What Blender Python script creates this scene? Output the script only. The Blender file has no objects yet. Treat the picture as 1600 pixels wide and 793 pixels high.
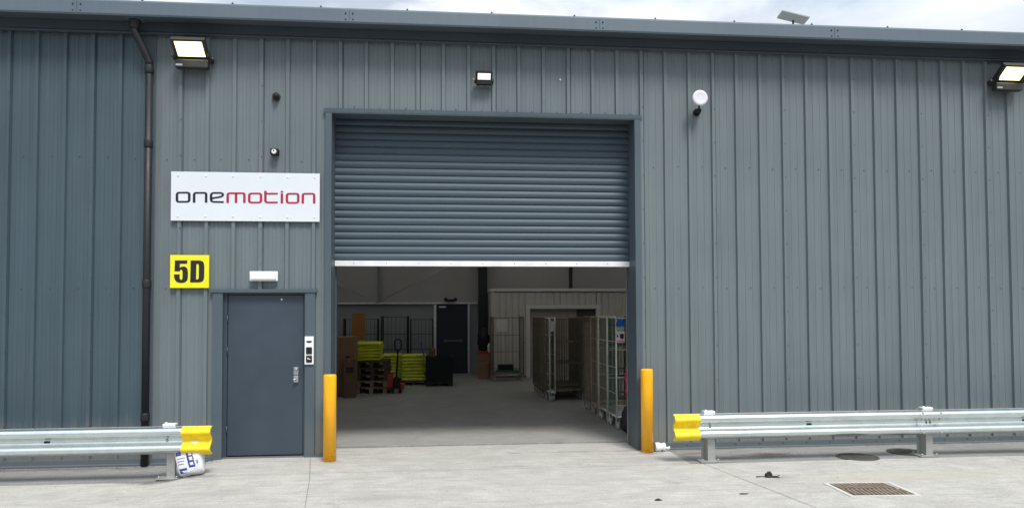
import bpy, bmesh, math, random
from mathutils import Vector, Matrix, noise
random.seed(7)
R = math.radians
scene = bpy.context.scene
C = scene.collection

# ------------------------------------------------------------------ camera
cam_d = bpy.data.cameras.new("camera")
cam = bpy.data.objects.new("camera", cam_d)
C.objects.link(cam)
F_ = Vector((0.09676547, 0.99477317, 0.03260029))
R_ = Vector((0.99530697, -0.0966909, -0.00385998))
U_ = Vector((0.000687653, -0.03282081, 0.99946102))
m = Matrix.Identity(4)
for i in range(3):
    m[i][0] = R_[i]; m[i][1] = U_[i]; m[i][2] = -F_[i]
m[0][3], m[1][3], m[2][3] = 0.0, -9.6564, 1.81
cam.matrix_world = m
cam_d.sensor_width = 36
cam_d.lens = 25.833
cam_d.shift_y = 0.0349
cam_d.clip_end = 2000
scene.camera = cam

# ------------------------------------------------------------------ world
SUN_EL, SUN_AZ = R(58), R(20)      # azimuth: degrees to the right of straight behind the camera
world = bpy.data.worlds.new("World"); scene.world = world
world.use_nodes = True
nt = world.node_tree; nt.nodes.clear()
out = nt.nodes.new("ShaderNodeOutputWorld")
bg = nt.nodes.new("ShaderNodeBackground"); bg.inputs[1].default_value = 0.05
sky = nt.nodes.new("ShaderNodeTexSky"); sky.sky_type = 'NISHITA'; sky.sun_disc = False
sky.sun_elevation = SUN_EL; sky.sun_rotation = R(180) - SUN_AZ
tc = nt.nodes.new("ShaderNodeTexCoord")
mp = nt.nodes.new("ShaderNodeMapping"); mp.inputs['Scale'].default_value = (1.2, 1.2, 4.2)
n1 = nt.nodes.new("ShaderNodeTexNoise"); n1.inputs['Scale'].default_value = 2.6; n1.inputs['Detail'].default_value = 9; n1.inputs['Roughness'].default_value = .56; n1.inputs['Distortion'].default_value = .5
cr = nt.nodes.new("ShaderNodeValToRGB"); cr.color_ramp.elements[0].position = .36; cr.color_ramp.elements[1].position = .54
cr.color_ramp.elements[0].color = (.45, .45, .45, 1)
n2 = nt.nodes.new("ShaderNodeTexNoise"); n2.inputs['Scale'].default_value = 3.4; n2.inputs['Detail'].default_value = 7
cc = nt.nodes.new("ShaderNodeValToRGB"); cc.color_ramp.elements[0].position = .33; cc.color_ramp.elements[1].position = .66
cc.color_ramp.elements[0].color = (6.0, 6.9, 8.0, 1); cc.color_ramp.elements[1].color = (10.0, 10.2, 10.5, 1)
mx = nt.nodes.new("ShaderNodeMix"); mx.data_type = 'RGBA'
L = nt.links.new
L(tc.outputs['Generated'], mp.inputs[0]); L(mp.outputs[0], n1.inputs[0]); L(mp.outputs[0], n2.inputs[0])
L(n1.outputs[0], cr.inputs[0]); L(n2.outputs[0], cc.inputs[0])
L(cr.outputs[0], mx.inputs[0]); L(sky.outputs[0], mx.inputs[6]); L(cc.outputs[0], mx.inputs[7])
sepz = nt.nodes.new("ShaderNodeSeparateXYZ"); L(tc.outputs['Generated'], sepz.inputs[0])
zr = nt.nodes.new("ShaderNodeValToRGB"); zr.color_ramp.elements[0].position = 0.0; zr.color_ramp.elements[1].position = 1.0
zr.color_ramp.elements[0].color = (.22, .22, .22, 1); zr.color_ramp.elements[1].color = (1, 1, 1, 1)
ze = zr.color_ramp.elements.new(.36); ze.color = (.66, .66, .66, 1)
zm = nt.nodes.new("ShaderNodeMix"); zm.data_type = 'RGBA'; zm.blend_type = 'MULTIPLY'; zm.inputs[0].default_value = 1
zs = nt.nodes.new("ShaderNodeVectorMath"); zs.operation = 'SCALE'; zs.inputs['Scale'].default_value = 1.55
L(sepz.outputs[2], zr.inputs[0]); L(mx.outputs[2], zm.inputs[6]); L(zr.outputs[0], zm.inputs[7]); L(zm.outputs[2], zs.inputs[0])
L(zs.outputs[0], bg.inputs[0]); L(bg.outputs[0], out.inputs[0])

sun_d = bpy.data.lights.new("sun", 'SUN'); sun_d.energy = 1.5; sun_d.angle = R(18); sun_d.color = (1, .97, .92)
sun = bpy.data.objects.new("sun", sun_d); C.objects.link(sun)
sdir = Vector((math.sin(SUN_AZ) * math.cos(SUN_EL), -math.cos(SUN_AZ) * math.cos(SUN_EL), math.sin(SUN_EL)))
sun.rotation_euler = sdir.to_track_quat('Z', 'Y').to_euler()
sun.location = (0, -10, 20)
scene.view_settings.view_transform = 'Standard'
scene.view_settings.look = 'None'
scene.view_settings.exposure = 1.2
scene.view_settings.gamma = 1
try:
    scene.cycles.use_denoising = True
    scene.cycles.max_bounces = 8
    scene.cycles.sample_clamp_indirect = 6
except Exception:
    pass

# ------------------------------------------------------------------ materials
class NT:
    def __init__(s, name):
        s.m = bpy.data.materials.new(name); s.m.use_nodes = True
        s.t = s.m.node_tree; s.b = s.t.nodes["Principled BSDF"]
        s.o = s.t.nodes["Material Output"]
    def n(s, typ, **kw):
        nd = s.t.nodes.new(typ)
        for k, v in kw.items():
            if k.startswith('_'): setattr(nd, k[1:], v)
            else: nd.inputs[k.replace('__', ' ')].default_value = v
        return nd
    def l(s, a, b): s.t.links.new(a, b)
    def coord(s, scale=(1, 1, 1), rot=(0, 0, 0), kind='Object'):
        t = s.n('ShaderNodeTexCoord'); mpn = s.n('ShaderNodeMapping')
        mpn.inputs['Scale'].default_value = scale; mpn.inputs['Rotation'].default_value = rot
        s.l(t.outputs[kind], mpn.inputs[0]); return mpn.outputs[0]
    def noise(s, co, scale, detail=4, rough=.5, dist=0):
        nd = s.n('ShaderNodeTexNoise'); nd.inputs['Scale'].default_value = scale
        nd.inputs['Detail'].default_value = detail; nd.inputs['Roughness'].default_value = rough
        nd.inputs['Distortion'].default_value = dist
        s.l(co, nd.inputs[0]); return nd.outputs[0]
    def ramp(s, v, stops):
        r = s.n('ShaderNodeValToRGB'); e = r.color_ramp.elements
        while len(e) < len(stops): e.new(.5)
        for i, (p, c) in enumerate(stops):
            e[i].position = p; e[i].color = (*c, 1) if len(c) == 3 else c
        s.l(v, r.inputs[0]); return r.outputs[0]
    def mix(s, f, a, b, mode='MIX'):
        x = s.n('ShaderNodeMix', _data_type='RGBA', _blend_type=mode)
        for inp, v in ((0, f), (6, a), (7, b)):
            if hasattr(v, 'is_output'): s.l(v, x.inputs[inp])
            elif inp == 0: x.inputs[0].default_value = v
            else: x.inputs[inp].default_value = (*v, 1)
        return x.outputs[2]
    def bump(s, h, dist=.01, strength=.5):
        b = s.n('ShaderNodeBump'); b.inputs['Distance'].default_value = dist; b.inputs['Strength'].default_value = strength
        s.l(h, b.inputs['Height']); s.l(b.outputs[0], s.b.inputs['Normal'])

def simple(name, col, rough=.5, metal=0, var=.12, scale=8, emit=None, strength=0, stretch=(1, 1, 1), bump=0, spec=.5):
    k = NT(name); b = k.b
    co = k.coord(stretch)
    nz = k.noise(co, scale, 5, .6)
    lo = tuple(c * (1 - var) for c in col); hi = tuple(min(1, c * (1 + var)) for c in col)
    k.l(k.ramp(nz, [(.3, lo), (.7, hi)]), b.inputs['Base Color'])
    rr = k.ramp(nz, [(.3, (max(0, rough - .07),) * 3), (.7, (min(1, rough + .07),) * 3)])
    k.l(rr, b.inputs['Roughness'])
    b.inputs['Metallic'].default_value = metal
    b.inputs['Specular IOR Level'].default_value = spec
    if bump: k.bump(nz, bump, .6)
    if emit:
        b.inputs['Emission Color'].default_value = (*emit, 1); b.inputs['Emission Strength'].default_value = strength
    return k.m

def cladding(name, col, dirt=.10, splash=.5):
    k = NT(name); b = k.b
    co = k.coord((1, 1, 1))
    streak = k.noise(k.coord((9, 9, .35)), 1.6, 6, .62)
    blot = k.noise(co, .8, 4, .55)
    base = k.ramp(streak, [(.3, tuple(c * (1 - dirt) for c in col)), (.7, tuple(c * (1 + dirt) for c in col))])
    base = k.mix(k.ramp(blot, [(.35, (0, 0, 0)), (.7, (.35, .35, .35))]), base, tuple(c * 1.18 + .01 for c in col))
    t0 = k.n('ShaderNodeTexCoord'); s0 = k.n('ShaderNodeSeparateXYZ'); k.l(t0.outputs['Object'], s0.inputs[0])
    fl = k.n('ShaderNodeMath', _operation='ADD'); k.l(s0.outputs[0], fl.inputs[0]); fl.inputs[1].default_value = 3.255
    f2 = k.n('ShaderNodeMath', _operation='FLOOR'); k.l(fl.outputs[0], f2.inputs[0])
    wn = k.n('ShaderNodeTexWhiteNoise', _noise_dimensions='1D'); k.l(f2.outputs[0], wn.inputs['W'])
    base = k.mix(1.0, base, k.ramp(wn.outputs[0], [(0, (.91, .92, .93)), (1, (1, 1, 1))]), 'MULTIPLY')
    # splash dirt close to the ground and run-off streaks: dust settled on the lowest 40 cm
    t = k.n('ShaderNodeTexCoord'); sp = k.n('ShaderNodeSeparateXYZ'); k.l(t.outputs['Object'], sp.inputs[0])
    ad = k.n('ShaderNodeMath', _operation='MULTIPLY_ADD'); k.l(streak, ad.inputs[0]); ad.inputs[1].default_value = -.5; k.l(sp.outputs[2], ad.inputs[2])
    dm = k.ramp(ad.outputs[0], [(0, (splash,) * 3), (.28, (0, 0, 0))])
    base = k.mix(dm, base, (.23, .215, .19))
    k.l(base, b.inputs['Base Color'])
    k.l(k.ramp(blot, [(.3, (.42, .42, .42)), (.7, (.56, .56, .56))]), b.inputs['Roughness'])
    b.inputs['Specular IOR Level'].default_value = .4
    k.bump(k.noise(k.coord((1, 1, .5)), 3.5, 3, .5), .006, .35)
    return k.m

def galv(name, col=(.62, .64, .65), rough=.36, metal=.9, scale=26, rv=.1):
    k = NT(name); b = k.b
    v = k.n('ShaderNodeTexVoronoi', Scale=scale); k.l(k.coord((1, 1, 1)), v.inputs[0])
    nz = k.noise(k.coord((.6, 3, 3)), 3, 6, .6)
    c = k.ramp(v.outputs['Color'], [(.2, tuple(x * .95 for x in col)), (.8, tuple(min(1, x * 1.03) for x in col))])
    c = k.mix(k.ramp(nz, [(.5, (0, 0, 0)), (.8, (.3, .3, .3))]), c, (.45, .47, .46))
    k.l(c, b.inputs['Base Color'])
    k.l(k.ramp(nz, [(.3, (rough - rv * .5,) * 3), (.7, (rough + rv,) * 3)]), b.inputs['Roughness'])
    b.inputs['Metallic'].default_value = metal
    return k.m

def concrete(name, base, light, dark, spots=(), inside=False):
    k = NT(name); b = k.b
    co = k.coord((1, 1, 1))
    fine = k.noise(co, 38, 6, .7)
    big = k.noise(co, .75, 6, .62, .4)
    brush = k.noise(k.coord((1.3, 26, 1), (0, 0, R(2.5))), 2.1, 6, .66, .3)
    brush2 = k.noise(k.coord((1.1, 7, 1), (0, 0, R(-4))), 1.5, 6, .6, .6)
    c = k.ramp(k.noise(co, 1.9, 9, .72, 1.2), [(.34, dark), (.5, base), (.62, light)])
    c = k.mix(.5, c, k.ramp(brush, [(.34, tuple(x * .60 for x in base)), (.60, tuple(min(1, x * 1.2) for x in base))]))
    c = k.mix(k.ramp(brush2, [(.48, (0, 0, 0)), (.66, (.75, .75, .75))]), c, tuple(x * .74 for x in base))
    c = k.mix(.22, c, k.ramp(fine, [(.3, tuple(x * .35 for x in base)), (.5, tuple(x * 1.05 for x in base)), (.7, tuple(min(1, x * 1.9) for x in base))]))
    # small dark grit specks
    vo = k.n('ShaderNodeTexVoronoi', Scale=3.1); k.l(k.coord((1, 1, 1)), vo.inputs[0])
    sp = k.ramp(vo.outputs['Distance'], [(.018, (.85, .85, .85)), (.036, (0, 0, 0))])
    c = k.mix(sp, c, (.09, .08, .07))
    t = k.n('ShaderNodeTexCoord')
    wob = k.noise(co, 5, 5, .6)
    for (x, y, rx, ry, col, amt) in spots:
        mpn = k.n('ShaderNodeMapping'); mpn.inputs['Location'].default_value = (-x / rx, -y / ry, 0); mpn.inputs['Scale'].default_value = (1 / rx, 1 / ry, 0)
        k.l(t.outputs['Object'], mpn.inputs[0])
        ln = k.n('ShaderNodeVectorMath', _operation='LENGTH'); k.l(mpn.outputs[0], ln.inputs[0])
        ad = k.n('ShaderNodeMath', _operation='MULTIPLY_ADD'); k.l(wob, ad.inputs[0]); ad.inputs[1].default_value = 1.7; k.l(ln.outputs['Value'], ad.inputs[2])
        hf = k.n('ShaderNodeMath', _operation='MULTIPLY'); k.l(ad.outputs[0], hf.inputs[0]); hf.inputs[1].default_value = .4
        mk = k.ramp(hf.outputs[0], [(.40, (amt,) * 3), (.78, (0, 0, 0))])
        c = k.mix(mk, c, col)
    k.l(c, b.inputs['Base Color'])
    if inside:
        k.l(k.ramp(big, [(.3, (.38,) * 3), (.7, (.55,) * 3)]), b.inputs['Roughness'])
    else:
        b.inputs['Roughness'].default_value = .88
    hb = k.mix(.5, brush, fine)
    k.bump(hb, .004, .5)
    return k.m

M = {}
M['clad'] = cladding('grey_cladding', (.142, .172, .182))
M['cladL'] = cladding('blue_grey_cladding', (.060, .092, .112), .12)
M['flash'] = cladding('flashing_blue_grey', (.078, .104, .122), .06, .12)
M['fascia'] = cladding('fascia_grey', (.105, .138, .168), .05)
M['trim'] = cladding('eaves_trim_grey', (.072, .092, .112), .05)
M['joint'] = simple('joint_sealant', (.02, .022, .025), .7)
M['screw'] = simple('screw_grey', (.05, .055, .06), .5)
M['door'] = simple('door_blue_grey', (.038, .056, .078), .45, 0, .12, 1.6)
M['doorgap'] = simple('dark_gap', (.012, .014, .018), .8)
M['slat'] = simple('shutter_blue_grey', (.048, .076, .100), .52, 0, .10, 1.4, stretch=(.4, 1, 6))
M['whitebar'] = simple('white_bottom_rail', (.80, .81, .81), .4, 0, .07, 5)
M['pipe'] = simple('dark_navy_plastic', (.010, .011, .015), .55, 0, .15)
M['white'] = simple('white_plastic', (.82, .84, .85), .4, 0, .03)
M['signwhite'] = simple('white_sign_panel', (.70, .745, .79), .32, 0, .03, 1.5)
M['ink'] = simple('black_lettering', (.012, .013, .02), .45)
M['red'] = simple('red_lettering', (.42, .012, .045), .45, 0, .05)
M['signyel'] = simple('yellow_sign_panel', (.85, .78, .012), .45, 0, .03)
M['black'] = simple('black_plastic', (.011, .012, .013), .6, spec=.3)
M['lampbody'] = simple('dark_grey_casting', (.028, .026, .023), .55)
M['steel'] = simple('brushed_steel', (.55, .56, .57), .32, .9, .08)
M['dullsteel'] = simple('dull_steel', (.20, .20, .21), .5, .5, .08)
M['galv'] = galv('galvanised_steel', (.70, .76, .755), .25, .93, 9, .03)
M['galvpost'] = galv('galvanised_post', (.40, .41, .39), .5, .5)
M['capyel'] = simple('yellow_end_cap', (.88, .64, .012), .5, 0, .14, 9)
def bollard_mat():
    k = NT('bollard_yellow'); b = k.b
    nz = k.noise(k.coord((1, 1, .3)), 9, 6, .65)
    c = k.ramp(nz, [(.3, (.90, .41, .008)), (.65, (1.0, .50, .012))])
    sc = k.noise(k.coord((1, 1, 3)), 14, 5, .7)
    t = k.n('ShaderNodeTexCoord'); sp = k.n('ShaderNodeSeparateXYZ'); k.l(t.outputs['Object'], sp.inputs[0])
    low = k.ramp(sp.outputs[2], [(0, (.55,) * 3), (.30, (.12,) * 3), (.9, (.02,) * 3)])
    msk = k.mix(1.0, k.ramp(sc, [(.53, (0, 0, 0)), (.64, (1, 1, 1))]), low, 'MULTIPLY')
    k.l(k.mix(msk, c, (.16, .12, .07)), b.inputs['Base Color'])
    b.inputs['Roughness'].default_value = .26
    k.bump(sc, .002, .3)
    return k.m
M['bollard'] = bollard_mat()
M['ground'] = concrete('yard_concrete', (.415, .402, .370), (.53, .518, .48), (.275, .265, .24),
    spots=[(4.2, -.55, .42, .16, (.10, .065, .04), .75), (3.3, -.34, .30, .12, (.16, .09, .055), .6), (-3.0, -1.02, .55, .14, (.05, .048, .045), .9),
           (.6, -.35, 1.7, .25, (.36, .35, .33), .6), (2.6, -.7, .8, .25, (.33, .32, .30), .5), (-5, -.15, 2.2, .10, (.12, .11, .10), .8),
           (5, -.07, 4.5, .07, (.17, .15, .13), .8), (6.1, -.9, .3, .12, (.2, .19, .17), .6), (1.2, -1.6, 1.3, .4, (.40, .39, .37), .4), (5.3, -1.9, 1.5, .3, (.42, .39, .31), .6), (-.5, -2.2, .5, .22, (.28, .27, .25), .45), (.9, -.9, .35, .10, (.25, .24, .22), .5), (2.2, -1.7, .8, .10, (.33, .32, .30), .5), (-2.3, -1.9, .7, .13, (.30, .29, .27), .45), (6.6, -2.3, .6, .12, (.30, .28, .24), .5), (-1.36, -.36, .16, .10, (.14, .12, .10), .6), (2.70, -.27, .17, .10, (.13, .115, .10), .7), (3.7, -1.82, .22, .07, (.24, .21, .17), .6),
           (-4.2, -1.6, .9, .16, (.36, .35, .33), .5)])
M['strip'] = concrete('strip_concrete', (.245, .243, .232), (.30, .298, .285), (.18, .177, .167),
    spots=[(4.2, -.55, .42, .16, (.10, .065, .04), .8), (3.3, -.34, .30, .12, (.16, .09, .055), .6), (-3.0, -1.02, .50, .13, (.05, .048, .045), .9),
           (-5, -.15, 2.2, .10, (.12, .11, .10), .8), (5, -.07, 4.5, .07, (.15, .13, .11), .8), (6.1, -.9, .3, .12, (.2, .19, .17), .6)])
M['floor'] = concrete('warehouse_floor_concrete', (.33, .322, .30), (.41, .40, .38), (.22, .215, .20), inside=True)
M['asphalt'] = simple('asphalt', (.055, .055, .055), .85, 0, .3, 30)
M['jointline'] = simple('slab_joint_dark', (.22, .21, .195), .9)
M['liner'] = simple('liner_panel_white', (.38, .365, .345), .5, 0, .05, 1.2)
M['linerlow'] = simple('liner_panel_lower', (.30, .31, .32), .5, 0, .05, 1.2)
M['raillite'] = simple('pale_rail', (.75, .76, .76), .4)
M['roofin'] = simple('roof_liner', (.25, .25, .25), .7)
k_ = NT('translucent_added_panel'); tr_ = k_.n('ShaderNodeBsdfTranslucent'); tr_.inputs[0].default_value = (.68, .68, .65, 1); k_.l(tr_.outputs[0], k_.o.inputs[0]); M['added_rooflight'] = k_.m  # translucent sheet of the added, unseen roof panels
M['column'] = simple('steel_column_paint', (.012, .014, .018), .5)
M['firedoor'] = simple('fire_door_navy', (.010, .014, .028), .45)
M['cabin'] = simple('cabin_cream_steel', (.66, .62, .55), .5, 0, .06, 2)
M['cabinframe'] = simple('cabin_frame_white', (.78, .76, .71), .5, 0, .05)
M['cabindoor'] = simple('cabin_recess_pinkish', (.50, .41, .37), .6)
M['glass'] = simple('dark_window_glass', (.10, .10, .10), .12)
M['card'] = simple('brown_cardboard', (.26, .155, .088), .8, 0, .12, 5)
M['carddark'] = simple('dark_cardboard', (.17, .095, .055), .8, 0, .12, 5)
M['orange'] = simple('tan_cardboard', (.36, .16, .045), .8, 0, .10, 5)
M['wood'] = simple('dark_pallet_wood', (.085, .058, .036), .8, 0, .25, 6)
M['woodlite'] = simple('pale_pallet_wood', (.27, .20, .14), .8, 0, .25, 6)
M['yelwrap'] = simple('yellow_plastic_bundle', (.62, .66, .035), .38, 0, .16, 7, bump=.01)
M['redpaint'] = simple('red_paint', (.40, .03, .03), .45)
M['cagedark'] = simple('zinc_bronze_wire', (.24, .205, .15), .45, .5, .25, 6)
M['cageblack'] = simple('dark_wire', (.015, .017, .02), .5)
M['cagezinc'] = simple('bright_zinc_wire', (.78, .79, .74), .38, .5, .15, 6)
M['cagegold'] = simple('yellow_passivated_wire', (.55, .45, .28), .42, .5, .2, 6)
M['tyre'] = simple('grey_caster_tyre', (.52, .52, .50), .5)
M['blue'] = simple('blue_label', (.008, .13, .50), .5)
M['paper'] = simple('paper_label', (.74, .70, .70), .8)
M['pink'] = simple('pink_print', (.60, .18, .25), .8)
M['green'] = simple('green_plastic', (.02, .10, .07), .5)
M['bagwhite'] = simple('white_bag_plastic', (.70, .72, .73), .35, 0, .06, 12, bump=.006)
M['bagblue'] = simple('blue_bag_print', (.045, .045, .27), .4)
M['fabricred'] = simple('red_jacket_fabric', (.42, .035, .04), .75, 0, .25, 14, bump=.02)
M['fabricblack'] = simple('black_bag_fabric', (.010, .011, .018), .7, 0, .2, 12, bump=.01)
M['iron'] = simple('cast_iron', (.085, .082, .07), .65, .3, .25, 14, bump=.003)
M['grate'] = simple('rusty_grate', (.23, .18, .14), .8, .2, .35, 16, bump=.003)
M['gratefill'] = simple('grate_infill', (.13, .10, .075), .9, 0, .3, 16)
M['grateframe'] = simple('pale_mortar', (.52, .505, .475), .85, 0, .08)
M['debris'] = simple('dark_debris', (.022, .022, .018), .8, 0, .3, 30)
M['dirt'] = simple('brown_litter', (.11, .085, .06), .9, 0, .3, 30)
M['lamp'] = simple('lit_led_panel', (.9, .9, .85), .4, emit=(1.0, .96, .78), strength=4.5)
M['lamprim'] = simple('lit_reflector_rim', (.9, .9, .6), .4, emit=(1.0, .95, .40), strength=1.1)
M['lampoff'] = simple('frosted_lamp_cover', (.88, .85, .85), .3, 0, .02)
M['lampdim'] = simple('glowing_lamp_cover', (.88, .86, .84), .3, 0, .02, emit=(1, .97, .95), strength=.30)
M['dish'] = simple('white_radome', (.74, .74, .80), .4, 0, .03)
M['panelgrey'] = simple('antenna_panel_grey', (.40, .44, .45), .45, 0, .05)

# ------------------------------------------------------------------ mesh helpers
class MB:
    def __init__(s): s.bm = bmesh.new(); s.mi = 0
    def face(s, pts):
        vs = [s.bm.verts.new(p) for p in pts]
        f = s.bm.faces.new(vs); f.material_index = s.mi; return f
    def box(s, x0, x1, y0, y1, z0, z1, mat=None, bev=0):
        b = bmesh.new() if bev else s.bm
        v = [b.verts.new(p) for p in ((x0,y0,z0),(x1,y0,z0),(x1,y1,z0),(x0,y1,z0),(x0,y0,z1),(x1,y0,z1),(x1,y1,z1),(x0,y1,z1))]
        fs = [b.faces.new([v[i] for i in q]) for q in ((0,3,2,1),(4,5,6,7),(0,1,5,4),(1,2,6,5),(2,3,7,6),(3,0,4,7))]
        if bev:
            bmesh.ops.bevel(b, geom=b.edges[:], offset=bev, segments=2, affect='EDGES', profile=.6)
            s._merge(b, mat)
        else:
            for f in fs: f.material_index = s.mi
            if mat:
                for q in v: q.co = mat @ q.co
        return s
    def _merge(s, b, mat=None):
        mp_ = {}
        for v in b.verts: mp_[v] = s.bm.verts.new(mat @ v.co if mat else v.co)
        for f in b.faces:
            nf = s.bm.faces.new([mp_[v] for v in f.verts]); nf.material_index = s.mi; nf.smooth = f.smooth
        b.free()
    def tube(s, pts, r, n=8, caps=True, smooth=True):
        pts = [Vector(p) for p in pts]
        rs = r if isinstance(r, (list, tuple)) else [r] * len(pts)
        rings = []; prev = None
        for i, p in enumerate(pts):
            if i == 0: d = pts[1] - p
            elif i == len(pts) - 1: d = p - pts[i - 1]
            else: d = (pts[i + 1] - p).normalized() + (p - pts[i - 1]).normalized()
            d.normalize()
            up = prev if prev is not None else (Vector((0, 0, 1)) if abs(d.z) < .9 else Vector((1, 0, 0)))
            a = d.cross(up)
            if a.length < 1e-4: a = d.orthogonal()
            a.normalize(); b = a.cross(d).normalized(); prev = b
            rings.append([s.bm.verts.new(p + (a * math.cos(2 * math.pi * k / n) + b * math.sin(2 * math.pi * k / n)) * rs[i]) for k in range(n)])
        for i in range(len(rings) - 1):
            for k in range(n):
                f = s.bm.faces.new([rings[i][k], rings[i][(k + 1) % n], rings[i + 1][(k + 1) % n], rings[i + 1][k]])
                f.smooth = smooth; f.material_index = s.mi
        if caps:
            for q in (rings[0][::-1], rings[-1]):
                f = s.bm.faces.new(q); f.material_index = s.mi
        return s
    def lathe(s, prof, c=(0, 0, 0), axis='Z', n=24, mat=None):
        rings = []
        for (r, h) in prof:
            ring = []
            for k in range(n):
                a = 2 * math.pi * k / n; x, y = r * math.cos(a), r * math.sin(a)
                p = Vector((x, y, h)) if axis == 'Z' else (Vector((x, h, y)) if axis == 'Y' else Vector((h, x, y)))
                p += Vector(c)
                ring.append(s.bm.verts.new(mat @ p if mat else p))
            rings.append(ring)
        for i in range(len(rings) - 1):
            for k in range(n):
                f = s.bm.faces.new([rings[i][k], rings[i][(k + 1) % n], rings[i + 1][(k + 1) % n], rings[i + 1][k]])
                f.smooth = True; f.material_index = s.mi
        for q in (rings[0][::-1], rings[-1]):
            f = s.bm.faces.new(q); f.material_index = s.mi
        return s
    def plate(s, poly, y, th=.002):          # outline in x,z standing at y, with real thickness
        a = [s.bm.verts.new((x, y, z)) for x, z in poly]; b = [s.bm.verts.new((x, y + th, z)) for x, z in poly]
        fs = [s.bm.faces.new(a), s.bm.faces.new(b[::-1])]
        n = len(poly)
        for i in range(n): fs.append(s.bm.faces.new([a[i], b[i], b[(i + 1) % n], a[(i + 1) % n]]))
        for f in fs: f.material_index = s.mi
        return s
    def band(s, A, B, y, th=.002, closed=False):   # strip between two outlines of equal length
        n = len(A)
        va = [s.bm.verts.new((x, y, z)) for x, z in A]; vb = [s.bm.verts.new((x, y, z)) for x, z in B]
        wa = [s.bm.verts.new((x, y + th, z)) for x, z in A]; wb = [s.bm.verts.new((x, y + th, z)) for x, z in B]
        for i in range(n if closed else n - 1):
            j = (i + 1) % n
            for q in ((va[i], vb[i], vb[j], va[j]), (va[i], va[j], wa[j], wa[i]), (vb[j], vb[i], wb[i], wb[j])):
                f = s.bm.faces.new(q); f.material_index = s.mi
        return s
    def extrude_x(s, prof, x0, x1, closed=True, smooth=False, caps=True):   # prof of (y,z)
        a = [s.bm.verts.new((x0, y, z)) for y, z in prof]; b = [s.bm.verts.new((x1, y, z)) for y, z in prof]
        n = len(prof)
        for i in range(n if closed else n - 1):
            j = (i + 1) % n
            f = s.bm.faces.new([a[i], a[j], b[j], b[i]]); f.material_index = s.mi; f.smooth = smooth
        if closed and caps:
            for q in (a[::-1], b):
                f = s.bm.faces.new(q); f.material_index = s.mi
        return s
    def build(s, name, mats, parent=None, origin=None, fixn=True):
        if fixn: bmesh.ops.recalc_face_normals(s.bm, faces=s.bm.faces[:])
        me = bpy.data.meshes.new(name); s.bm.to_mesh(me); s.bm.free()
        for mt in (mats if isinstance(mats, (list, tuple)) else [mats]): me.materials.append(mt)
        o = bpy.data.objects.new(name, me); C.objects.link(o)
        if parent: o.parent = parent
        elif origin:
            me.transform(Matrix.Translation(-Vector(origin))); o.location = origin
        return o

def tag(o, label=None, cat=None, group=None, kind=None):
    if label: o['label'] = label
    if cat: o['category'] = cat
    if group: o['group'] = group
    if kind: o['kind'] = kind
    return o
def thing(name, label, cat, loc=(0, 0, 0), rz=0, group=None):
    o = bpy.data.objects.new(name, None); C.objects.link(o); o.empty_display_size = .1
    o.location = loc; o.rotation_euler.z = rz
    return tag(o, label, cat, group)
def copy_tree(o, parent=None):
    c = o.copy(); C.objects.link(c)
    if parent: c.parent = parent
    for ch in [q for q in bpy.data.objects if q.parent == o]: copy_tree(ch, c)
    return c
def sm(a, b, x):
    t = max(0, min(1, (x - a) / (b - a))); return t * t * (3 - 2 * t)

# ------------------------------------------------------------------ ground
def zg(x, y):
    left = 1 - sm(-3.25, -2.65, x)
    z = -.055 * left * (1 if y > -1.2 else max(.35, 1 - sm(-1.2, -4, y)))
    if y < -1.2: z = z * 1
    return z + .006 * sm(2.6, 5, x)
def ground_sheet(name, xs, ys, mat, dz=0):
    mb = MB()
    g = [[mb.bm.verts.new((x, y, zg(x, y) + dz + .002 * noise.noise((x * .6, y * .9, 0)))) for y in ys] for x in xs]
    for i in range(len(xs) - 1):
        for j in range(len(ys) - 1):
            f = mb.bm.faces.new([g[i][j], g[i + 1][j], g[i + 1][j + 1], g[i][j + 1]]); f.smooth = True
    return tag(mb.build(name, mat), kind='structure')
def frange(a, b, st):
    n = max(1, round((b - a) / st)); return [a + (b - a) * i / n for i in range(n + 1)]
YS = -1.02     # where the kerbside strip meets the yard slab
xs = [-900, -200, -60, -20] + frange(-12, 16, .15) + [25, 70, 220, 900]
ground_sheet('yard_slab', xs, [-900, -200, -60, -25] + frange(-12, YS, .2), M['ground'])
strip_x = frange(-12, -2.9, .15)
ground_sheet('kerb_strip_paving', [-900, -60, -20] + strip_x, [YS + .012, -.6, -.3, .02], M['strip'], -.006)
ground_sheet('threshold_apron', frange(-2.892, 2.992, .12), [YS + .012, -.6, -.3, .02, .3, .548], M['ground'], -.001)
ground_sheet('kerb_strip', frange(3.0, 16, .2) + [25, 70, 900], [YS + .012, -.6, -.3, .02], M['strip'], -.006)
xr = [-900, -200, -60, -20, -5, 5, 20, 60, 200, 900]
mb = MB()
for a_, b_ in zip(xr[:-1], xr[1:]):
    for c_, d_ in ((-900, -200), (-200, -60), (-60, -20), (-20, -7.5)): mb.face([(a_, c_, .012), (b_, c_, .012), (b_, d_, .012), (a_, d_, .012)])
tag(mb.build('added_asphalt', M['asphalt'], fixn=False), kind='structure')  # added out of view to weaken ground bounce and darken rail reflections
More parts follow.
